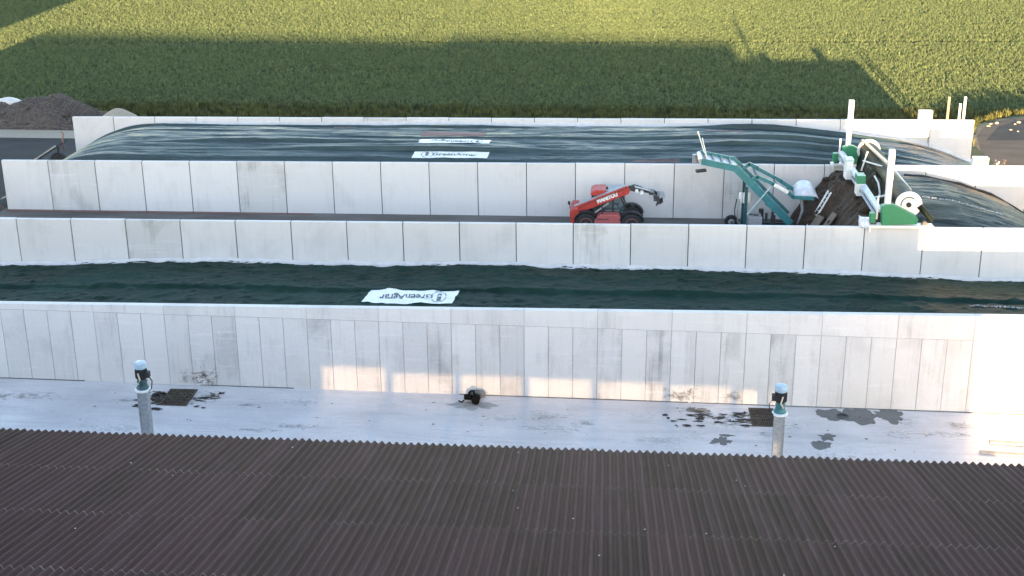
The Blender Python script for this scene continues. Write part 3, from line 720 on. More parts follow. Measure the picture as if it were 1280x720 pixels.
# black dropped pump with hose, grey stone
r = empty('small_pump', (-5.33, 50.95, float(yard_z(-5.3))), label='small black pump lying on the yard below the front wall', cat='pump')
MB().lathe([(.1, -.26), (.17, -.22), (.18, .12), (.12, .18), (.1, .26)], (.1, 0, .19), 'y', 18).build('body', M_PUMP, r, smooth=True)
MB().lathe([(.08, -.2), (.12, -.15), (.12, .1), (.05, .15)], (-.2, .08, .22), 'x', 14).build('motor', M_PUMP, r, smooth=True)
MB().tube([(-.2, .1, .33), (-.12, .2, .45), (-.02, .25, .42), (.02, .18, .3)], .045, 8).build('handle', M_PUMP, r, smooth=True)
MB().tube([(-.38, .05, .1), (-.5, -.05, .04), (-.62, .1, .035)], .03, 6).build('hose', M_PUMP, r)
blob_patch(-5.3, 50.7, .9, .45, 160, mat_asphalt('damp_stain', (.36, .34, .33), .2), 'dirt_patch', .0045, .7)
def rock(name, c, rx, ry, rz, seed, mat, parent=None, sub=2):
    bm = bmesh.new(); bmesh.ops.create_icosphere(bm, subdivisions=sub, radius=1)
    qq = random.Random(seed); off = qq.uniform(0, 50)
    for v in bm.verts:
        p = v.co; k = .75+.5*float(fbm(np.array([p.x*1.6+off]), np.array([p.y*1.6+p.z*2.1+off]), seed, 3))
        v.co = Vector((p.x*rx*k, p.y*ry*k, p.z*rz*k))
    me = bpy.data.meshes.new(name); bm.to_mesh(me); bm.free(); me.materials.append(mat)
    return link(name, me, parent, c)
tag(rock('stone', (-5.25, 51.5, float(yard_z(-5))+.16), .4, .16, .2, 5, M_PATCH), 'grey stone lump against the foot of the front wall', 'stone')
for (a, b_, lab) in (((14.4, 48.05), (17.6, 47.72), 'pale timber plank on the yard, nearer of the two at right edge'), ((15.0, 48.98), (17.8, 48.72), 'pale timber plank on the yard, farther of the two at right edge')):
    z = float(yard_z(15.5)); mb = MB(); mb.bar((a[0], a[1], z+.05), (b_[0], b_[1], z+.03), .22, .06); tag(mb.build('timber_plank', simple('pale_timber', (.5, .4, .33), .8), None), lab, 'plank', 'planks on the yard')

# ------------------------------------------------------------------ telehandler
T = empty('telehandler', (0, 0, 0), label='red telehandler with raised boom and grapple parked in the middle bunker', cat='telehandler')
T.location = (0, 72.75, 0)
MB().prism([(-1.9, .55), (-1.9, .95), (-.4, 1.0), (1.1, .95), (1.75, .8), (1.75, .5), (1.2, .45), (-1.4, .45)], -.55, .55).build('chassis', M_DARK, T)
o = MB().prism([(-2.0, .45), (-2.03, 1.25), (-1.9, 1.48), (-1.55, 1.5), (-1.5, 1.2), (-1.7, 1.0), (-1.75, .5)], -.85, .85).build('counterweight', M_RED, T); bevel(o, .03)
o = MB().prism([(-.55, .5), (-.7, .8), (-.5, 1.1), (-.3, 1.2), (.62, 1.2), (.76, 1.08), (.76, .5)], -1.0, -.35).build('engine_cover', M_REDF, T); bevel(o, .04)
MB().box((-.45, -1.006, .92), (.1, -.99, .97)).build('vent', M_DARK, T)
# boom
B0, B1 = Vector((-1.82, 0, 1.33)), Vector((1.22, 0, 2.58)); t_ = (B1-B0).normalized(); nrm = Vector((-t_.z, 0, t_.x))
def bpt(s, h): p = B0+t_*s+nrm*h; return (p.x, p.z)
L = (B1-B0).length
o = MB().prism([bpt(0, -.16), bpt(.5, -.26), bpt(L-.15, -.26), bpt(L, -.12), bpt(L, .1), bpt(L-.1, .2), bpt(.2, .16), bpt(0, .1)], -.62, -.25).build('boom', M_RED, T); bevel(o, .025)
o.rotation_euler.z = 0
MB().prism([bpt(.1, .17), bpt(L-.12, .215), bpt(L-.12, .235), bpt(.1, .19)], -.58, -.29).build('boom_hose_tray', M_GREY, T)
me = text_mesh('MANITOU', .30, M_WHITE, 'lettering', .022); lt = link('lettering', me, T)
c = B0+t_*1.98+nrm*-.03; lt.location = (c.x, -.628, c.z); lt.rotation_euler = (R(90), -math.atan2(t_.z, t_.x), 0); lt.scale = (.86, 1, 1)
lt.rotation_euler = (Matrix.Rotation(-math.atan2(t_.z, t_.x), 3, 'Y') @ Matrix.Rotation(R(90), 3, 'X')).to_euler()
mb = MB(); mb.tube([(-.9, -.44, .95), (.1, -.44, 1.72)], .06, 10); mb.build('lift_cylinder', M_STEEL, T, smooth=True)
# boom head + grapple
mb = MB(); mb.prism([(1.15, 2.72), (1.45, 2.78), (1.85, 2.66), (2.3, 2.5), (2.25, 2.34), (1.8, 2.42), (1.45, 2.42), (1.2, 2.5)], -.56, -.31); mb.build('boom_head', M_DARK, T)
mb = MB()
for yo in (-.62, -.25): mb.tube([(1.5, yo, 2.72), (2.35, yo, 2.5)], .045, 8)
mb.build('tilt_cylinder', M_STEEL, T, smooth=True)
mb = MB(); mb.lathe([(.09, -.12), (.09, .12)], (1.62, -.68, 2.5), 'y', 14); mb.lathe([(.1, -.12), (.1, .12)], (1.9, -.68, 2.42), 'y', 14); mb.build('hydraulic_coupling', M_WHITE, T)
mb = MB(); mb.prism([(2.2, 2.5), (2.55, 2.42), (2.6, 2.28), (2.3, 2.3)], -.75, -.1); mb.prism([(2.5, 2.4), (2.85, 2.22), (2.9, 2.02), (2.72, 1.72), (2.66, 1.74), (2.74, 2.02), (2.55, 2.2)], -.95, -.86); mb.prism([(2.5, 2.4), (2.85, 2.22), (2.9, 2.02), (2.72, 1.72), (2.66, 1.74), (2.74, 2.02), (2.55, 2.2)], .0, .09)
mb.bar((2.72, -.86, 2.0), (2.72, 0, 2.0), .05, .35); mb.bar((2.8, -.9, 2.24), (2.8, .05, 2.24), .1, .1); mb.build('grapple', M_DARK, T)
for i in range(7):
    y = -.9+i*.15; MB().tube([(2.8, y, 2.24), (3.02, y, 2.3), (3.16, y, 2.2)], .022, 5).build('tine', M_STEEL, T)
    MB().tube([(2.74, y, 1.82), (2.9, y, 1.84), (3.06, y, 1.96)], .022, 5).build('tine', M_DARK, T)
# cab
mb = MB()
for (xa, za), (xb, zb) in (((-.95, 1.0), (-.75, 2.1)), ((.35, 1.0), (.3, 2.12)), ((1.2, 1.0), (.72, 2.1))):
    for y in (-.2, .82): mb.bar((xa, y, za), (xb, y, zb), .07, .08)
for y in (-.2, .82): mb.bar((-.95, y, 1.02), (1.2, y, 1.02), .07, .1)
mb.build('cab_frame', M_BLACK, T)
for y in (-.19, .81):
    MB().add([(-.93, y, 1.05), (.34, y, 1.05), (.3, y, 2.08), (-.73, y, 2.08)], [(0, 1, 2, 3)]).build('side_window', M_GLASS, T)
    MB().add([(.38, y, 1.05), (1.16, y, 1.05), (.72, y, 2.06), (.33, y, 2.08)], [(0, 1, 2, 3)]).build('side_window', M_GLASS, T)
MB().add([(1.2, -.16, 1.05), (1.2, .78, 1.05), (.74, .78, 2.06), (.74, -.16, 2.06)], [(0, 1, 2, 3)]).build('windscreen', M_GLASS, T)
MB().add([(-.96, -.16, 1.05), (-.96, .78, 1.05), (-.76, .78, 2.06), (-.76, -.16, 2.06)], [(0, 1, 2, 3)]).build('rear_window', M_GLASS, T)
MB().tube([(.75, .3, 1.0), (.55, .3, 1.45)], .03, 6).lathe([(.17, 0), (.19, .02), (.17, .04)], (.53, .3, 1.45), 'z', 14).build('steering_wheel', M_BLACK, T)
MB().tube([(-1.5, -.64, 1.5), (-.6, -.66, 1.95), (.3, -.66, 2.3), (1.15, -.62, 2.68)], .018, 5).tube([(1.15, -.62, 2.68), (1.5, -.66, 2.85), (1.9, -.62, 2.7)], .02, 5).build('hydraulic_hose', M_BLACK, T)
MB().tube([(-.25, -.85, 1.2), (-.25, -.85, 1.6), (-.33, -.85, 1.7)], .045, 8).build('exhaust', M_DARK, T)
MB().box((-.6, .1, 1.0), (-.1, .6, 1.35)).box((-.68, .1, 1.2), (-.52, .6, 1.95)).build('seat', M_BLACK, T)
o = MB().prism([(-.9, 2.08), (-.86, 2.3), (-.6, 2.4), (-.05, 2.4), (-.05, 2.1)], -.28, .95).build('cab_roof', M_RED, T); bevel(o, .04)
MB().box((-.045, -.22, 2.12), (1.1, .95, 2.36)).build('roof_grille', M_GREY, T)
MB().lathe([(.06, 0), (.06, .12), (.03, .16)], (0.0, .1, 2.34), 'z', 12).build('beacon', M_BLACK, T)
MB().box((-1.0, -.3, 1.55), (-.8, -.25, 1.85)).tube([(-.9, -.27, 1.6), (-.95, -.2, 1.3)], .02, 5).build('mirror', M_BLACK, T)
MB().tube([(-2.0, -.75, 1.45), (-2.05, -.78, 1.75)], .02, 6).box((-2.13, -.86, 1.72), (-2.0, -.7, 1.88)).build('rear_light', M_BLACK, T)
MB().tube([(1.25, -.6, 1.3), (1.4, -.66, 1.62)], .025, 6).box((1.33, -.76, 1.58), (1.5, -.58, 1.72)).build('work_light', M_BLACK, T)
def wheel(x, y, side):
    w = MB(); Rr = .64; wd = .42; yc = y
    w.lathe([(.36, -wd/2), (.52, -wd/2), (.6, -wd/2+.06), (Rr-.02, -wd/2+.1), (Rr-.02, wd/2-.1), (.6, wd/2-.06), (.52, wd/2), (.36, wd/2)], (x, yc, Rr), 'y', 28)
    for k in range(18):
        a = k*2*math.pi/18
        for s_ in (-1, 1):
            aa = a+(.17 if s_ > 0 else 0)
            p0 = Vector((x+(Rr-.01)*math.cos(aa), yc+s_*.01, Rr+(Rr-.01)*math.sin(aa))); p1 = Vector((x+(Rr-.02)*math.cos(aa+.2), yc+s_*.2, Rr+(Rr-.02)*math.sin(aa+.2)))
            w.bar(p0, p1, .05, .06)
    wo = w.build('wheel', M_BLACK, T)
    MB().lathe([(.1, side*.16), (.33, side*.16), (.36, side*.215), (.34, side*.22), (.31, side*.17), (.12, side*.17), (.11, side*.24)], (x, yc, Rr), 'y', 24).build('rim', M_REDF, wo)
for x in (-1.12, 1.38):
    wheel(x, -.78, -1); wheel(x, .78, 1)
mb = MB()
for y0 in (-1.0, .58):
    for x in (-1.12, 1.38):
        pr_ = [(x+.73*math.cos(a), .64+.73*math.sin(a)) for a in np.linspace(R(20), R(160), 10)]+[(x+.69*math.cos(a), .64+.69*math.sin(a)) for a in np.linspace(R(160), R(20), 10)]
        n = len(pr_)
        for i in range(9):
            mb.prism([pr_[i], pr_[i+1], pr_[n-2-i], pr_[n-1-i]], y0, y0+.42)
mb.build('mudguards', M_BLACK, T)
bpy.data.objects['mudguards'].name = 'mudguard'

# ------------------------------------------------------------------ teal loading conveyor
Cv = empty('loading_conveyor', (0, 72.3, 0), label='teal loading conveyor with raised chute standing beside the cut silage', cat='conveyor')
YN, YF = -.9, .9
path = [(5.02, 4.36), (6.85, 4.0), (9.95, .95)]
def rail(y, name):
    mb = MB()
    mb.bar((path[0][0], y, path[0][1]), (path[1][0]+.05, y, path[1][1]-.01), .09, .34); mb.bar((path[1][0]-.08, y, path[1][1]+.08), (path[2][0], y, path[2][1]), .092, .38)
    return mb.build(name, M_TEAL, Cv)
rail(YN, 'side_rail'); rail(YF, 'side_rail')
MB().bar((path[0][0]+.05, 0, path[0][1]-.02), (path[1][0], 0, path[1][1]-.02), 1.7, .05).bar((path[1][0], 0, path[1][1]-.02), (path[2][0], 0, path[2][1]), 1.68, .05).build('belt', simple('pale_belt', (.55, .58, .6), .4), Cv)
for k in range(7):
    f = (k+.5)/4
    if f < 1: x, z = path[0][0]+(path[1][0]-path[0][0])*f, path[0][1]+(path[1][1]-path[0][1])*f
    else: f -= 1; x, z = path[1][0]+(path[2][0]-path[1][0])*f*.9, path[1][1]+(path[2][1]-path[1][1])*f*.9
    MB().box((x-.04, -.82, z+.01), (x+.04, .82, z+.12)).build('cleat', M_DARK, Cv)
MB().lathe([(.13, -.85), (.13, .85)], (4.98, 0, 4.36), 'y', 14).build('end_roller', M_STEEL, Cv, smooth=True)
MB().lathe([(.15, -.25), (.15, .25)], (4.8, 1.25, 3.95), 'z', 16).build('drive_motor', M_GREY, Cv, smooth=True)
MB().bar((4.74, -1.05, 3.86), (5.26, -.95, 3.9), .3, .12).build('work_light', M_BLACK, Cv)
for (a, b_) in (((4.87, .7, 5.6), (5.29, .7, 4.35)), ((5.05, -.3, 5.5), (5.36, -.3, 4.3))):
    MB().tube([a, b_], .035, 6).build('marker_rod', M_WHITE, Cv)
# chute arm
an = [(7.73, 3.3), (8.02, 3.55), (8.89, 3.14), (9.75, 2.66), (9.98, 2.42), (11.08, 2.36)]
af = [(7.39, 3.5), (7.72, 3.85), (8.17, 3.6), (9.52, 2.87), (10.2, 2.4), (11.05, 2.36)]
for pts, y in ((an, -.8), (af, .75)):
    mb = MB()
    for (xa, za), (xb, zb) in zip(pts[:-1], pts[1:]): mb.bar((xa-.03, y, za), (xb+.03, y, zb), .1, .2)
    mb.build('chute_rail', M_TEAL, Cv)
MB().bar((8.95, -.86, 3.11), (9.72, -.86, 2.68), .02, .19).build('white_stripe', M_WHITE, Cv)
for x, zn, zf2 in ((8.05, 3.5, 3.62), (9.2, 2.95, 3.05), (9.95, 2.4, 2.45), (11.05, 2.36, 2.36)):
    MB().bar((x, -.8, zn), (x-.1, .75, zf2), .1, .1).build('cross_beam', M_TEALD, Cv)
mb = MB(); vv = []; n = 14
for k in range(n+1):
    a = math.pi*k/n
    for y in (-.7, .9): vv.append((10.75-.62*math.cos(a), y, 2.3+(.62 if y > 0 else .2)*math.sin(a)))
mb.add(vv, [(2*k, 2*k+2, 2*k+3, 2*k+1) for k in range(n)]); o = mb.build('hopper_skin', simple('translucent_white_plastic', (.6, .6, .63), .35), Cv, smooth=True)
m_ = o.modifiers.new('solid', 'SOLIDIFY'); m_.thickness = .02
MB().tube([(10.5, -.3, 2.3), (10.62, -.2, 1.5), (10.45, 0, .7)], .1, 8, r_end=.06).build('drop_hose', M_GREY, Cv, smooth=True)
MB().tube([(7.57, -1.0, 1.45), (8.77, -1.0, 3.05)], .045, 6).build('strut', simple('pale_teal', (.3, .45, .46), .4), Cv)
MB().bar((7.5, -.7, 0), (7.5, -.7, 2.9), .16, .16).bar((7.5, .7, 0), (7.5, .7, 2.9), .16, .16).bar((7.5, -.7, .45), (9.9, -.7, .45), .12, .16).bar((7.5, .7, .45), (9.9, .7, .45), .12, .16).build('support_frame', M_TEALD, Cv)
mb = MB(); mb.box((7.7, -.6, .5), (8.45, .3, 1.2)); o = mb.build('engine', M_GREY, Cv); bevel(o, .05)
mb = MB(); q = random.Random(9)
for k in range(9):
    x, y, z = q.uniform(7.6, 9.1), q.uniform(-.5, .5), q.uniform(.9, 1.35); mb.box((x, y, z-.4), (x+q.uniform(.1, .3), y+q.uniform(.1, .3), z+q.uniform(0, .25)))
mb.build('engine_fittings', M_DARK, Cv)
mb = MB()
for k in range(3): mb.lathe([(.1, 0), (.12, .03), (.12, .55), (.1, .58)], (7.28+k*.22, -.1, 1.85), 'z', 12)
mb.build('tank', M_WHITE, Cv, smooth=True)
MB().bar((8.6, .3, 1.85), (9.5, .3, 1.15), 1.0, .05).build('guard_plate', M_DARK, Cv)
for k in range(2): MB().tube([(7.05+k*.15, -.2, 2.1), (6.95+k*.15, -.3, 1.5), (7.05+k*.1, -.2, .8), (7.5, -.2, .5)], .03, 6).build('hose', M_STEEL if k else M_BLACK, Cv)
def small_wheel(x, y, r):
    w = MB().lathe([(r*.5, -.09), (r*.9, -.1), (r, -.05), (r, .05), (r*.9, .1), (r*.5, .09)], (x, y, r), 'y', 20).build('wheel', M_BLACK, Cv, smooth=True)
    MB().lathe([(.03, -.11), (r*.45, -.1), (r*.45, .1), (.03, .11)], (x, y, r), 'y', 14).build('rim', M_GREY, w)
small_wheel(6.95, 1.25, .38); small_wheel(6.95, -.95, .38)
MB().bar((6.95, -.95, .38), (6.95, 1.25, .38), .1, .1).bar((6.95, .1, .38), (7.6, .1, .5), .1, .1).build('axle', M_DARK, Cv)

# ------------------------------------------------------------------ sheet winding machine on the walls
Wm = empty('winding_machine', (13.3, 69.4, 3.2), label='green and white sheet winding machine spanning two walls with a dark roll', cat='winding machine')
def wl(x, y, z): return (x-13.3, y-69.4, z-3.2)
def carriage(y, z0, near):
    s_ = 1
    pts = [(13.15, z0+.1), (13.07, z0+1.05), (13.25, z0+1.12), (13.62, z0+1.14), (14.72, z0+.6), (14.86, z0+.4), (14.8, z0+.18)]
    mb = MB(); mb.prism([(x-13.3, z-3.2) for x, z in pts], y-.25-69.4, y+.12-69.4); o = mb.build('side_plate', M_GREEN, Wm); bevel(o, .03)
    mb = MB(); mb.box(wl(12.5, y-.3, z0-.02), wl(15.6, y+.25, z0+.1)); 
    for x in (12.55, 15.45): mb.box(wl(x, y-.34, z0-.22), wl(x+.1, y-.29, z0+.05))
    mb.build('base_rail', M_WHITE, Wm)
    for x in (12.8, 15.2):
        MB().lathe([(.13, -.08), (.15, -.05), (.15, .05), (.13, .08)], wl(x, y-.0, z0+.14), 'y', 16).build('roller', M_DARK, Wm, smooth=True)
    o = MB().box(wl(12.58, y-.2, z0+.2), wl(12.86, y+.15, z0+.68)).build('drive_motor', M_GREEN, Wm); bevel(o, .04)
    ph = 3.75 if near else 3.65
    MB().box(wl(13.26, y-.06, z0+.3), wl(13.53, y+.2, z0+ph)).build('tall_post', M_WHITE, Wm)
    MB().box(wl(12.92, y+.1, z0+.3), wl(13.0, y+.18, z0+1.45)).build('short_post', M_WHITE, Wm)
carriage(63.75, 3.24, True); carriage(75.4, 3.24, False)
RA, RB = Vector((14.44, 64.1, 4.25)), Vector((14.47, 75.0, 4.15))
mb = MB(); nseg = 40; nring = 22; vv = []
for i in range(nseg+1):
    f = i/nseg; c = RA.lerp(RB, f)
    for k in range(nring):
        a = 2*math.pi*k/nring; rr = .47+.05*math.sin(f*9)+.06*(float(fbm(np.array([f*9+3]), np.array([math.cos(a)*2+math.sin(a)*1.3+6]), 91))-.5)
        vv.append((c.x+rr*math.cos(a)-13.3, c.y-69.4, c.z+rr*math.sin(a)-3.2))
mb.add(vv, [(i*nring+k, i*nring+(k+1) % nring, (i+1)*nring+(k+1) % nring, (i+1)*nring+k) for i in range(nseg) for k in range(nring)])
M_ROLL = tarp('rolled_sheet', (.002, .0052, .0047), .5, .8, (3, 1, 3), .12)
roll = mb.build('sheet_roll', M_ROLL, Wm, smooth=True)
CU, CV = np.meshgrid(np.linspace(64.3, 74.8, 60), np.linspace(0, 1, 12))
CXX = 14.0-.35*CV+.14*(fbm(CU*1.4, CV*2, 95)-.5)*2; CZZ = 4.2*(1-CV)+2.9*CV+.1*(fbm(CU*.9, CV, 97)-.5)
link('hanging_sheet', grid_mesh('hanging_sheet', CXX-13.3, CU-69.4, CZZ-3.2, M_ROLL), Wm)
for c, sg in ((RA, -1), (RB, 1)):
    p = wl(c.x, c.y+sg*.06, c.z)
    dd = MB().lathe([(.12, -.05), (.62, -.05), (.64, -.02), (.64, .02), (.62, .05), (.12, .05)], p, 'y', 36).build('end_disc', M_WHITE, Wm)
    MB().lathe([(.07, -.12), (.12, -.11), (.12, .11), (.07, .12)], p, 'y', 18).build('hub', M_BLACK, dd)
    mb = MB(); y = p[1]-.054
    for k in range(14):
        a0, a1 = R(50)+k*R(10), R(50)+(k+1)*R(10)
        mb.add([(p[0]+rr*math.cos(a), y, p[2]+rr*math.sin(a)) for a, rr in ((a0, .34), (a1, .34), (a1, .39), (a0, .39))], [(0, 1, 2, 3)])
    mb.build('slot', M_BLACK, dd)
MB().bar(wl(13.08, 63.9, 3.95), wl(13.0, 75.3, 3.98), .14, .3).bar(wl(12.98, 64.1, 3.62), wl(12.92, 75.2, 3.66), .08, .1).build('cross_beam', simple('pale_blue_white', (.55, .6, .7), .4), Wm)
MB().bar(wl(14.09, 75, 4.75), wl(14.45, 68, 4.95), .09, .16).build('guide_beam', M_BEIGE, Wm)
MB().tube([wl(14.45, 68, 4.95), wl(14.85, 65.6, 4.55)], .035, 6).build('guide_rod', M_WHITE, Wm)
MB().bar(wl(13.5, 71.6, 3.9), wl(13.75, 71.6, 4.95), .07, .07).bar(wl(13.55, 71.6, 4.45), wl(14.6, 69.4, 4.6), .06, .06).bar(wl(13.2, 66.5, 3.85), wl(14.3, 66.5, 4.1), .08, .08).build('brace', M_WHITE, Wm)
mb = MB()
MB().tube([wl(13.75, 69.2, 4.25), wl(13.85, 68.6, 4.05), wl(13.85, 68.0, 3.7), wl(13.7, 67.6, 3.35)], .05, 6).build('cable_loop', M_WHITE, Wm)
o = MB().box(wl(12.62, 71.2, 3.5), wl(13.0, 71.9, 4.55)).build('control_box', M_WHITE, Wm); bevel(o, .03)
MB().box(wl(12.60, 71.18, 4.5), wl(13.02, 71.92, 4.6)).build('box_lid', simple('pale_teal_lid', (.4, .62, .6), .4), o)
o = MB().box(wl(12.72, 68.2, 3.45), wl(13.1, 68.9, 4.5)).build('control_box', M_WHITE, Wm); bevel(o, .03)
MB().box(wl(12.7, 68.19, 4.1), wl(13.12, 68.91, 4.52)).build('box_lid', M_GREEN, o)
MB().box(wl(12.86, 68.19, 3.66), wl(12.9, 68.2, 3.78)).build('switch', M_BLACK, o)
MB().tube([wl(14.95, 63.95, 4.2), wl(15.62, 64.05, 3.45)], .14, 12).build('sheet_tail', M_ROLL, Wm, smooth=True)
# torn white and blue sack on wall by machine
mb = MB(); XA, ZA = np.meshgrid(np.linspace(12.05, 12.55, 10), np.linspace(3.2, 3.75, 10))
YA = 63.5+.12*(fbm(XA*4, ZA*4, 3)-.5); me = grid_mesh('plastic_sack', XA+.12*(ZA-3.5)*(fbm(ZA*5, XA*0, 7)-1), YA, ZA+.35*np.clip(12.2-XA, 0, 1)*1.5, simple('sack_blue_white', (.55, .65, .82), .5, var=.5, scale=14))
o = tag(link('plastic_sack', me), 'crumpled white and blue sack on the wall left of the green carriage', 'sack'); m_ = o.modifiers.new('s', 'SOLIDIFY'); m_.thickness = .03
# ladder
Ld = empty('ladder', (10.42, 71.0, .0), label='slim white ladder leaning on the dark silage face', cat='ladder')
a, b_ = Vector((0, 0, .03)), Vector((1.5, .55, 2.75)); sd = Vector((.1, -.36, 0))
for k in (-.5, .5): MB().bar(a+sd*k, b_+sd*k, .05, .08).build('stile', M_WHITE, Ld)
me = None
for k in range(12):
    p = a.lerp(b_, (k+.5)/12); MB().tube([p-sd*.5, p+sd*.5], .018, 6).build('rung', M_WHITE, Ld)

hp_ = bpy.data.objects['silage_heap']
for i in range(70):
    x = 10.0+q.random()**1.4*3.0; y = q.uniform(65, 74.8); z = float(z_heap(np.array([x]), np.array([y]))[0]); k = q.uniform(.06, .24)
    rock('clod', (x, y, z+k*.25), k*q.uniform(.8, 1.5), k, k*q.uniform(.5, .9), 500+i, M_SILAGE, hp_, 1)
# ------------------------------------------------------------------ far left and far right odds and ends
# rubble heap under netting
TX, TY = np.meshgrid(np.linspace(-56, -37.6, 110), np.linspace(95.2, 102.5, 60))
cxr = (TX+46.5)/8.6; cyr = (TY-98.6)/3.3
hh = np.clip(1-np.abs(cyr)**2.2, 0, 1)*np.clip(1-np.abs(cxr)**4, 0, 1)*np.interp(TX, [-56, -50, -45, -43.5, -41.3, -39.5, -37.6], [.8, 1.2, 1.3, 1.6, 2.0, 1.4, .3])
RZ = hh*(1+.7*(fbm(TX*.7, TY*.7, 5, 5)-.5))+.6*(ridged(TX*1.0, TY*1.0, 8, 5)-.55)*np.clip(hh*2, 0, 1)-.15
def rub_z(x, y): 
    i = np.clip(((x+56)/18.4*109), 0, 109).astype(int); j = np.clip(((y-95.2)/7.3*59), 0, 59).astype(int); return RZ[j, i]
rb = tag(link('rubble_heap', grid_mesh('rubble_heap', TX, TY, RZ, M_RUBBLE)), 'dark brown heap under netting beside the far end of the road', 'heap')
mb = MB()
for k in range(24):
    x = -46.5+k*.36; pts = [(x+.1*math.sin(y*2), y, float(rub_z(np.array([x]), np.array([y]))[0])+.05) for y in np.linspace(95.5, 101.5, 20)]; mb.tube(pts, .03, 4, caps=False)
for k in range(14):
    y = 95.6+k*.4; pts = [(x, y, float(rub_z(np.array([x]), np.array([y]))[0])+.05) for x in np.linspace(-47, -38.3, 34)]; mb.tube(pts, .03, 4, caps=False)
tag(mb.build('netting', M_NET, rb), kind='stuff')
for i in range(26):
    x, y = q.uniform(-50, -38.5), q.uniform(95.6, 99); z = float(rub_z(np.array([x]), np.array([y]))[0])
    rock('clod', (x, y, z+.05), q.uniform(.15, .4), q.uniform(.15, .35), q.uniform(.12, .3), 200+i, M_RUBBLE, rb, 1)
for i, (x, y, z, sx, lab) in enumerate(((-45.3, 99, 1.35, .95, 'pale folded sack on top of the netted heap'), (-46.0, 97.3, .75, .7, 'white sack at the left foot of the netted heap'))):
    o = rock('white_sack', (x, y, z), sx, .5, .32, 300+i, M_WHITEF); tag(o, lab, 'sack')
# gravel cone behind the far wall
TX, TY = np.meshgrid(np.linspace(-38.2, -33, 40), np.linspace(92.8, 98, 30))
gz_ = 1.75*np.clip(1-(np.abs((TX+35.6)/2.5)**1.8+np.abs((TY-95.4)/2.5)**1.8)**.8, 0, 1)+.08*(fbm(TX*2, TY*2, 2)-.5)-.05
tag(link('gravel_pile', grid_mesh('gravel_pile', TX, TY, gz_, M_GRAVEL)), 'pale grey gravel mound peeking over the left end of the far wall', 'gravel pile')
# tilted tailgate with tyre
r = empty('tipping_trailer', (-36.2, 83.6, 0), label='black tilted trailer flap with pale edge at left end of the far sheet', cat='trailer')
o = MB(); o.bar((-1.2, 0, .55), (1.05, 0, 1.95), 1.9, .09); o.build('flap', M_BLACK, r)
MB().bar((-1.22, -.96, .62), (1.03, -.96, 2.02), .04, .1).build('edge_strip', M_STEEL, r)
w = MB().lathe([(.2, -.16), (.48, -.18), (.52, -.1), (.52, .1), (.48, .18), (.2, .16)], (.95, -.55, .95), 'y', 22).build('wheel', M_BLACK, r, smooth=True)
MB().lathe([(.05, -.17), (.2, -.15), (.2, .15), (.05, .17)], (.95, -.55, .95), 'y', 14).build('rim', M_DARK, w)
MB().bar((-.7, 0, 0), (-.5, 0, 1.0), .1, .1).bar((.95, -.4, 0), (.95, -.4, 1.8), .1, .1).build('frame', M_DARK, r)
MB().tube([(1.05, .3, 1.4), (1.0, .3, 2.15), (1.12, .3, 2.5), (.98, .3, 2.66)], .05, 6).build('lamp_arm', simple('reddish_brown', (.28, .13, .1), .7), r, smooth=True)
# red barrier glimpsed past the wall's end, hose along the wall
r = empty('warning_post', (-35.75, 74.2, 0), label='red and black warning post at the left picture edge past the wall end', cat='post')
MB().box((-.12, -.12, 0), (.12, .12, 1.5)).build('lower_post', M_RED, r); MB().box((-.15, -.15, 1.5), (.15, .15, 2.3)).build('cap', M_BLACK, r)
MB().box((-.16, -.16, .7), (.16, .16, .95)).build('reflector', M_WHITE, r)
hx = np.linspace(-35.0, -17, 60)
mb = MB(); mb.tube([(-35.4, 74.3, .5), (-35.2, 74.6, .15)]+[(x, 75.0+.04*math.sin(x*1.3)+.0029*x, .03) for x in hx], .03, 6)
tag(mb.build('red_hose', simple('hose_red', (.24, .085, .075), .7), None, smooth=True), 'thin red hose lying along the foot of the wall', 'hose')
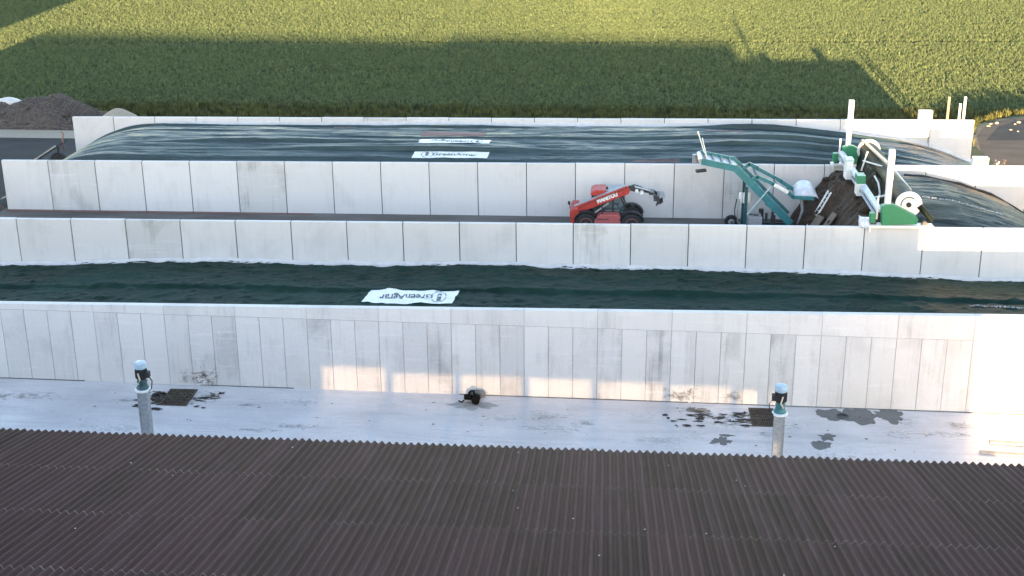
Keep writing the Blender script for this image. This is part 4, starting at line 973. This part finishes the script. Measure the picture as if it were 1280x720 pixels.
# cabinet on the far wall
r = empty('control_cabinet', (20.05, 86.7, 1.9), label='white control cabinet with bracket mounted over the far wall', cat='cabinet')
o = MB().box((-.42, -.24, .85), (.42, .2, 2.02)).build('housing', M_WHITE, r); bevel(o, .03)
for k in (-.14, .02): MB().box((k, -.25, 1.45), (k+.1, -.241, 1.52)).build('label_plate', M_DARK, r)
MB().box((-.36, -.12, .35), (.36, .08, .85)).build('lower_box', simple('pinkish_white', (.62, .56, .54), .5), r)
MB().tube([(.36, -.1, .8), (.38, -.1, -.4)], .025, 6).tube([(-.36, -.1, .8), (-.38, -.1, .3)], .025, 6).build('conduit', M_GREY, r)
# junk at end of the middle wall
r = empty('concrete_block', (20.7, 75.4, 3.26), label='white perforated block lying on the wall near the right edge', cat='block')
o = MB().box((-.42, -.2, 0), (.42, .25, .5)).build('body', M_WHITE, r); bevel(o, .03)
for i in range(3):
    for k in range(2): MB().box((-.3+i*.25, -.206, .1+k*.2), (-.18+i*.25, -.199, .2+k*.2)).build('hole', M_DARK, r)
r = empty('debris', (21.7, 75.45, 3.26), label='small tangle of scrap beside the white block on the wall', cat='scrap')
for i in range(7):
    a = Vector((q.uniform(-.45, .4), q.uniform(-.08, .12), .05)); MB().tube([a, a+Vector((q.uniform(-.3, .3), q.uniform(-.1, .1), q.uniform(.1, .35)))], .04, 5).build('scrap_piece', [M_DARK, M_WHITE, M_RUBBLE][i % 3], r)
for i, (x, y, z0, z1, rad, mt, lab) in enumerate(((24.0, 97, -.8, 2.66, .09, M_WOOD, 'short wooden post in the grass behind the far wall'), (24.6, 95, -.4, 3.08, .09, M_WHITE, 'taller white post behind the right end of the far wall'), (24.3, 95, -.4, 2.6, .08, M_WHITE, 'shorter white post behind the right end of the far wall'))):
    mb = MB(); mb.tube([(x, y, z0), (x, y, z1-.05), (x, y, z1)], rad, 10); o = mb.build('marker_post', mt, None, smooth=True); tag(o, lab, 'post')
for i in range(16):
    x = 27.5+i*.42+q.uniform(-.1, .1); y = 97.2+q.uniform(0, 3.5); tag(rock('pale_stone', (x, y, .05), q.uniform(.08, .2), q.uniform(.08, .16), q.uniform(.05, .12), 400+i, M_GRAVEL, None, 1), 'one of the small pale stones scattered on the dark asphalt at right', 'stone', 'stones on the asphalt')
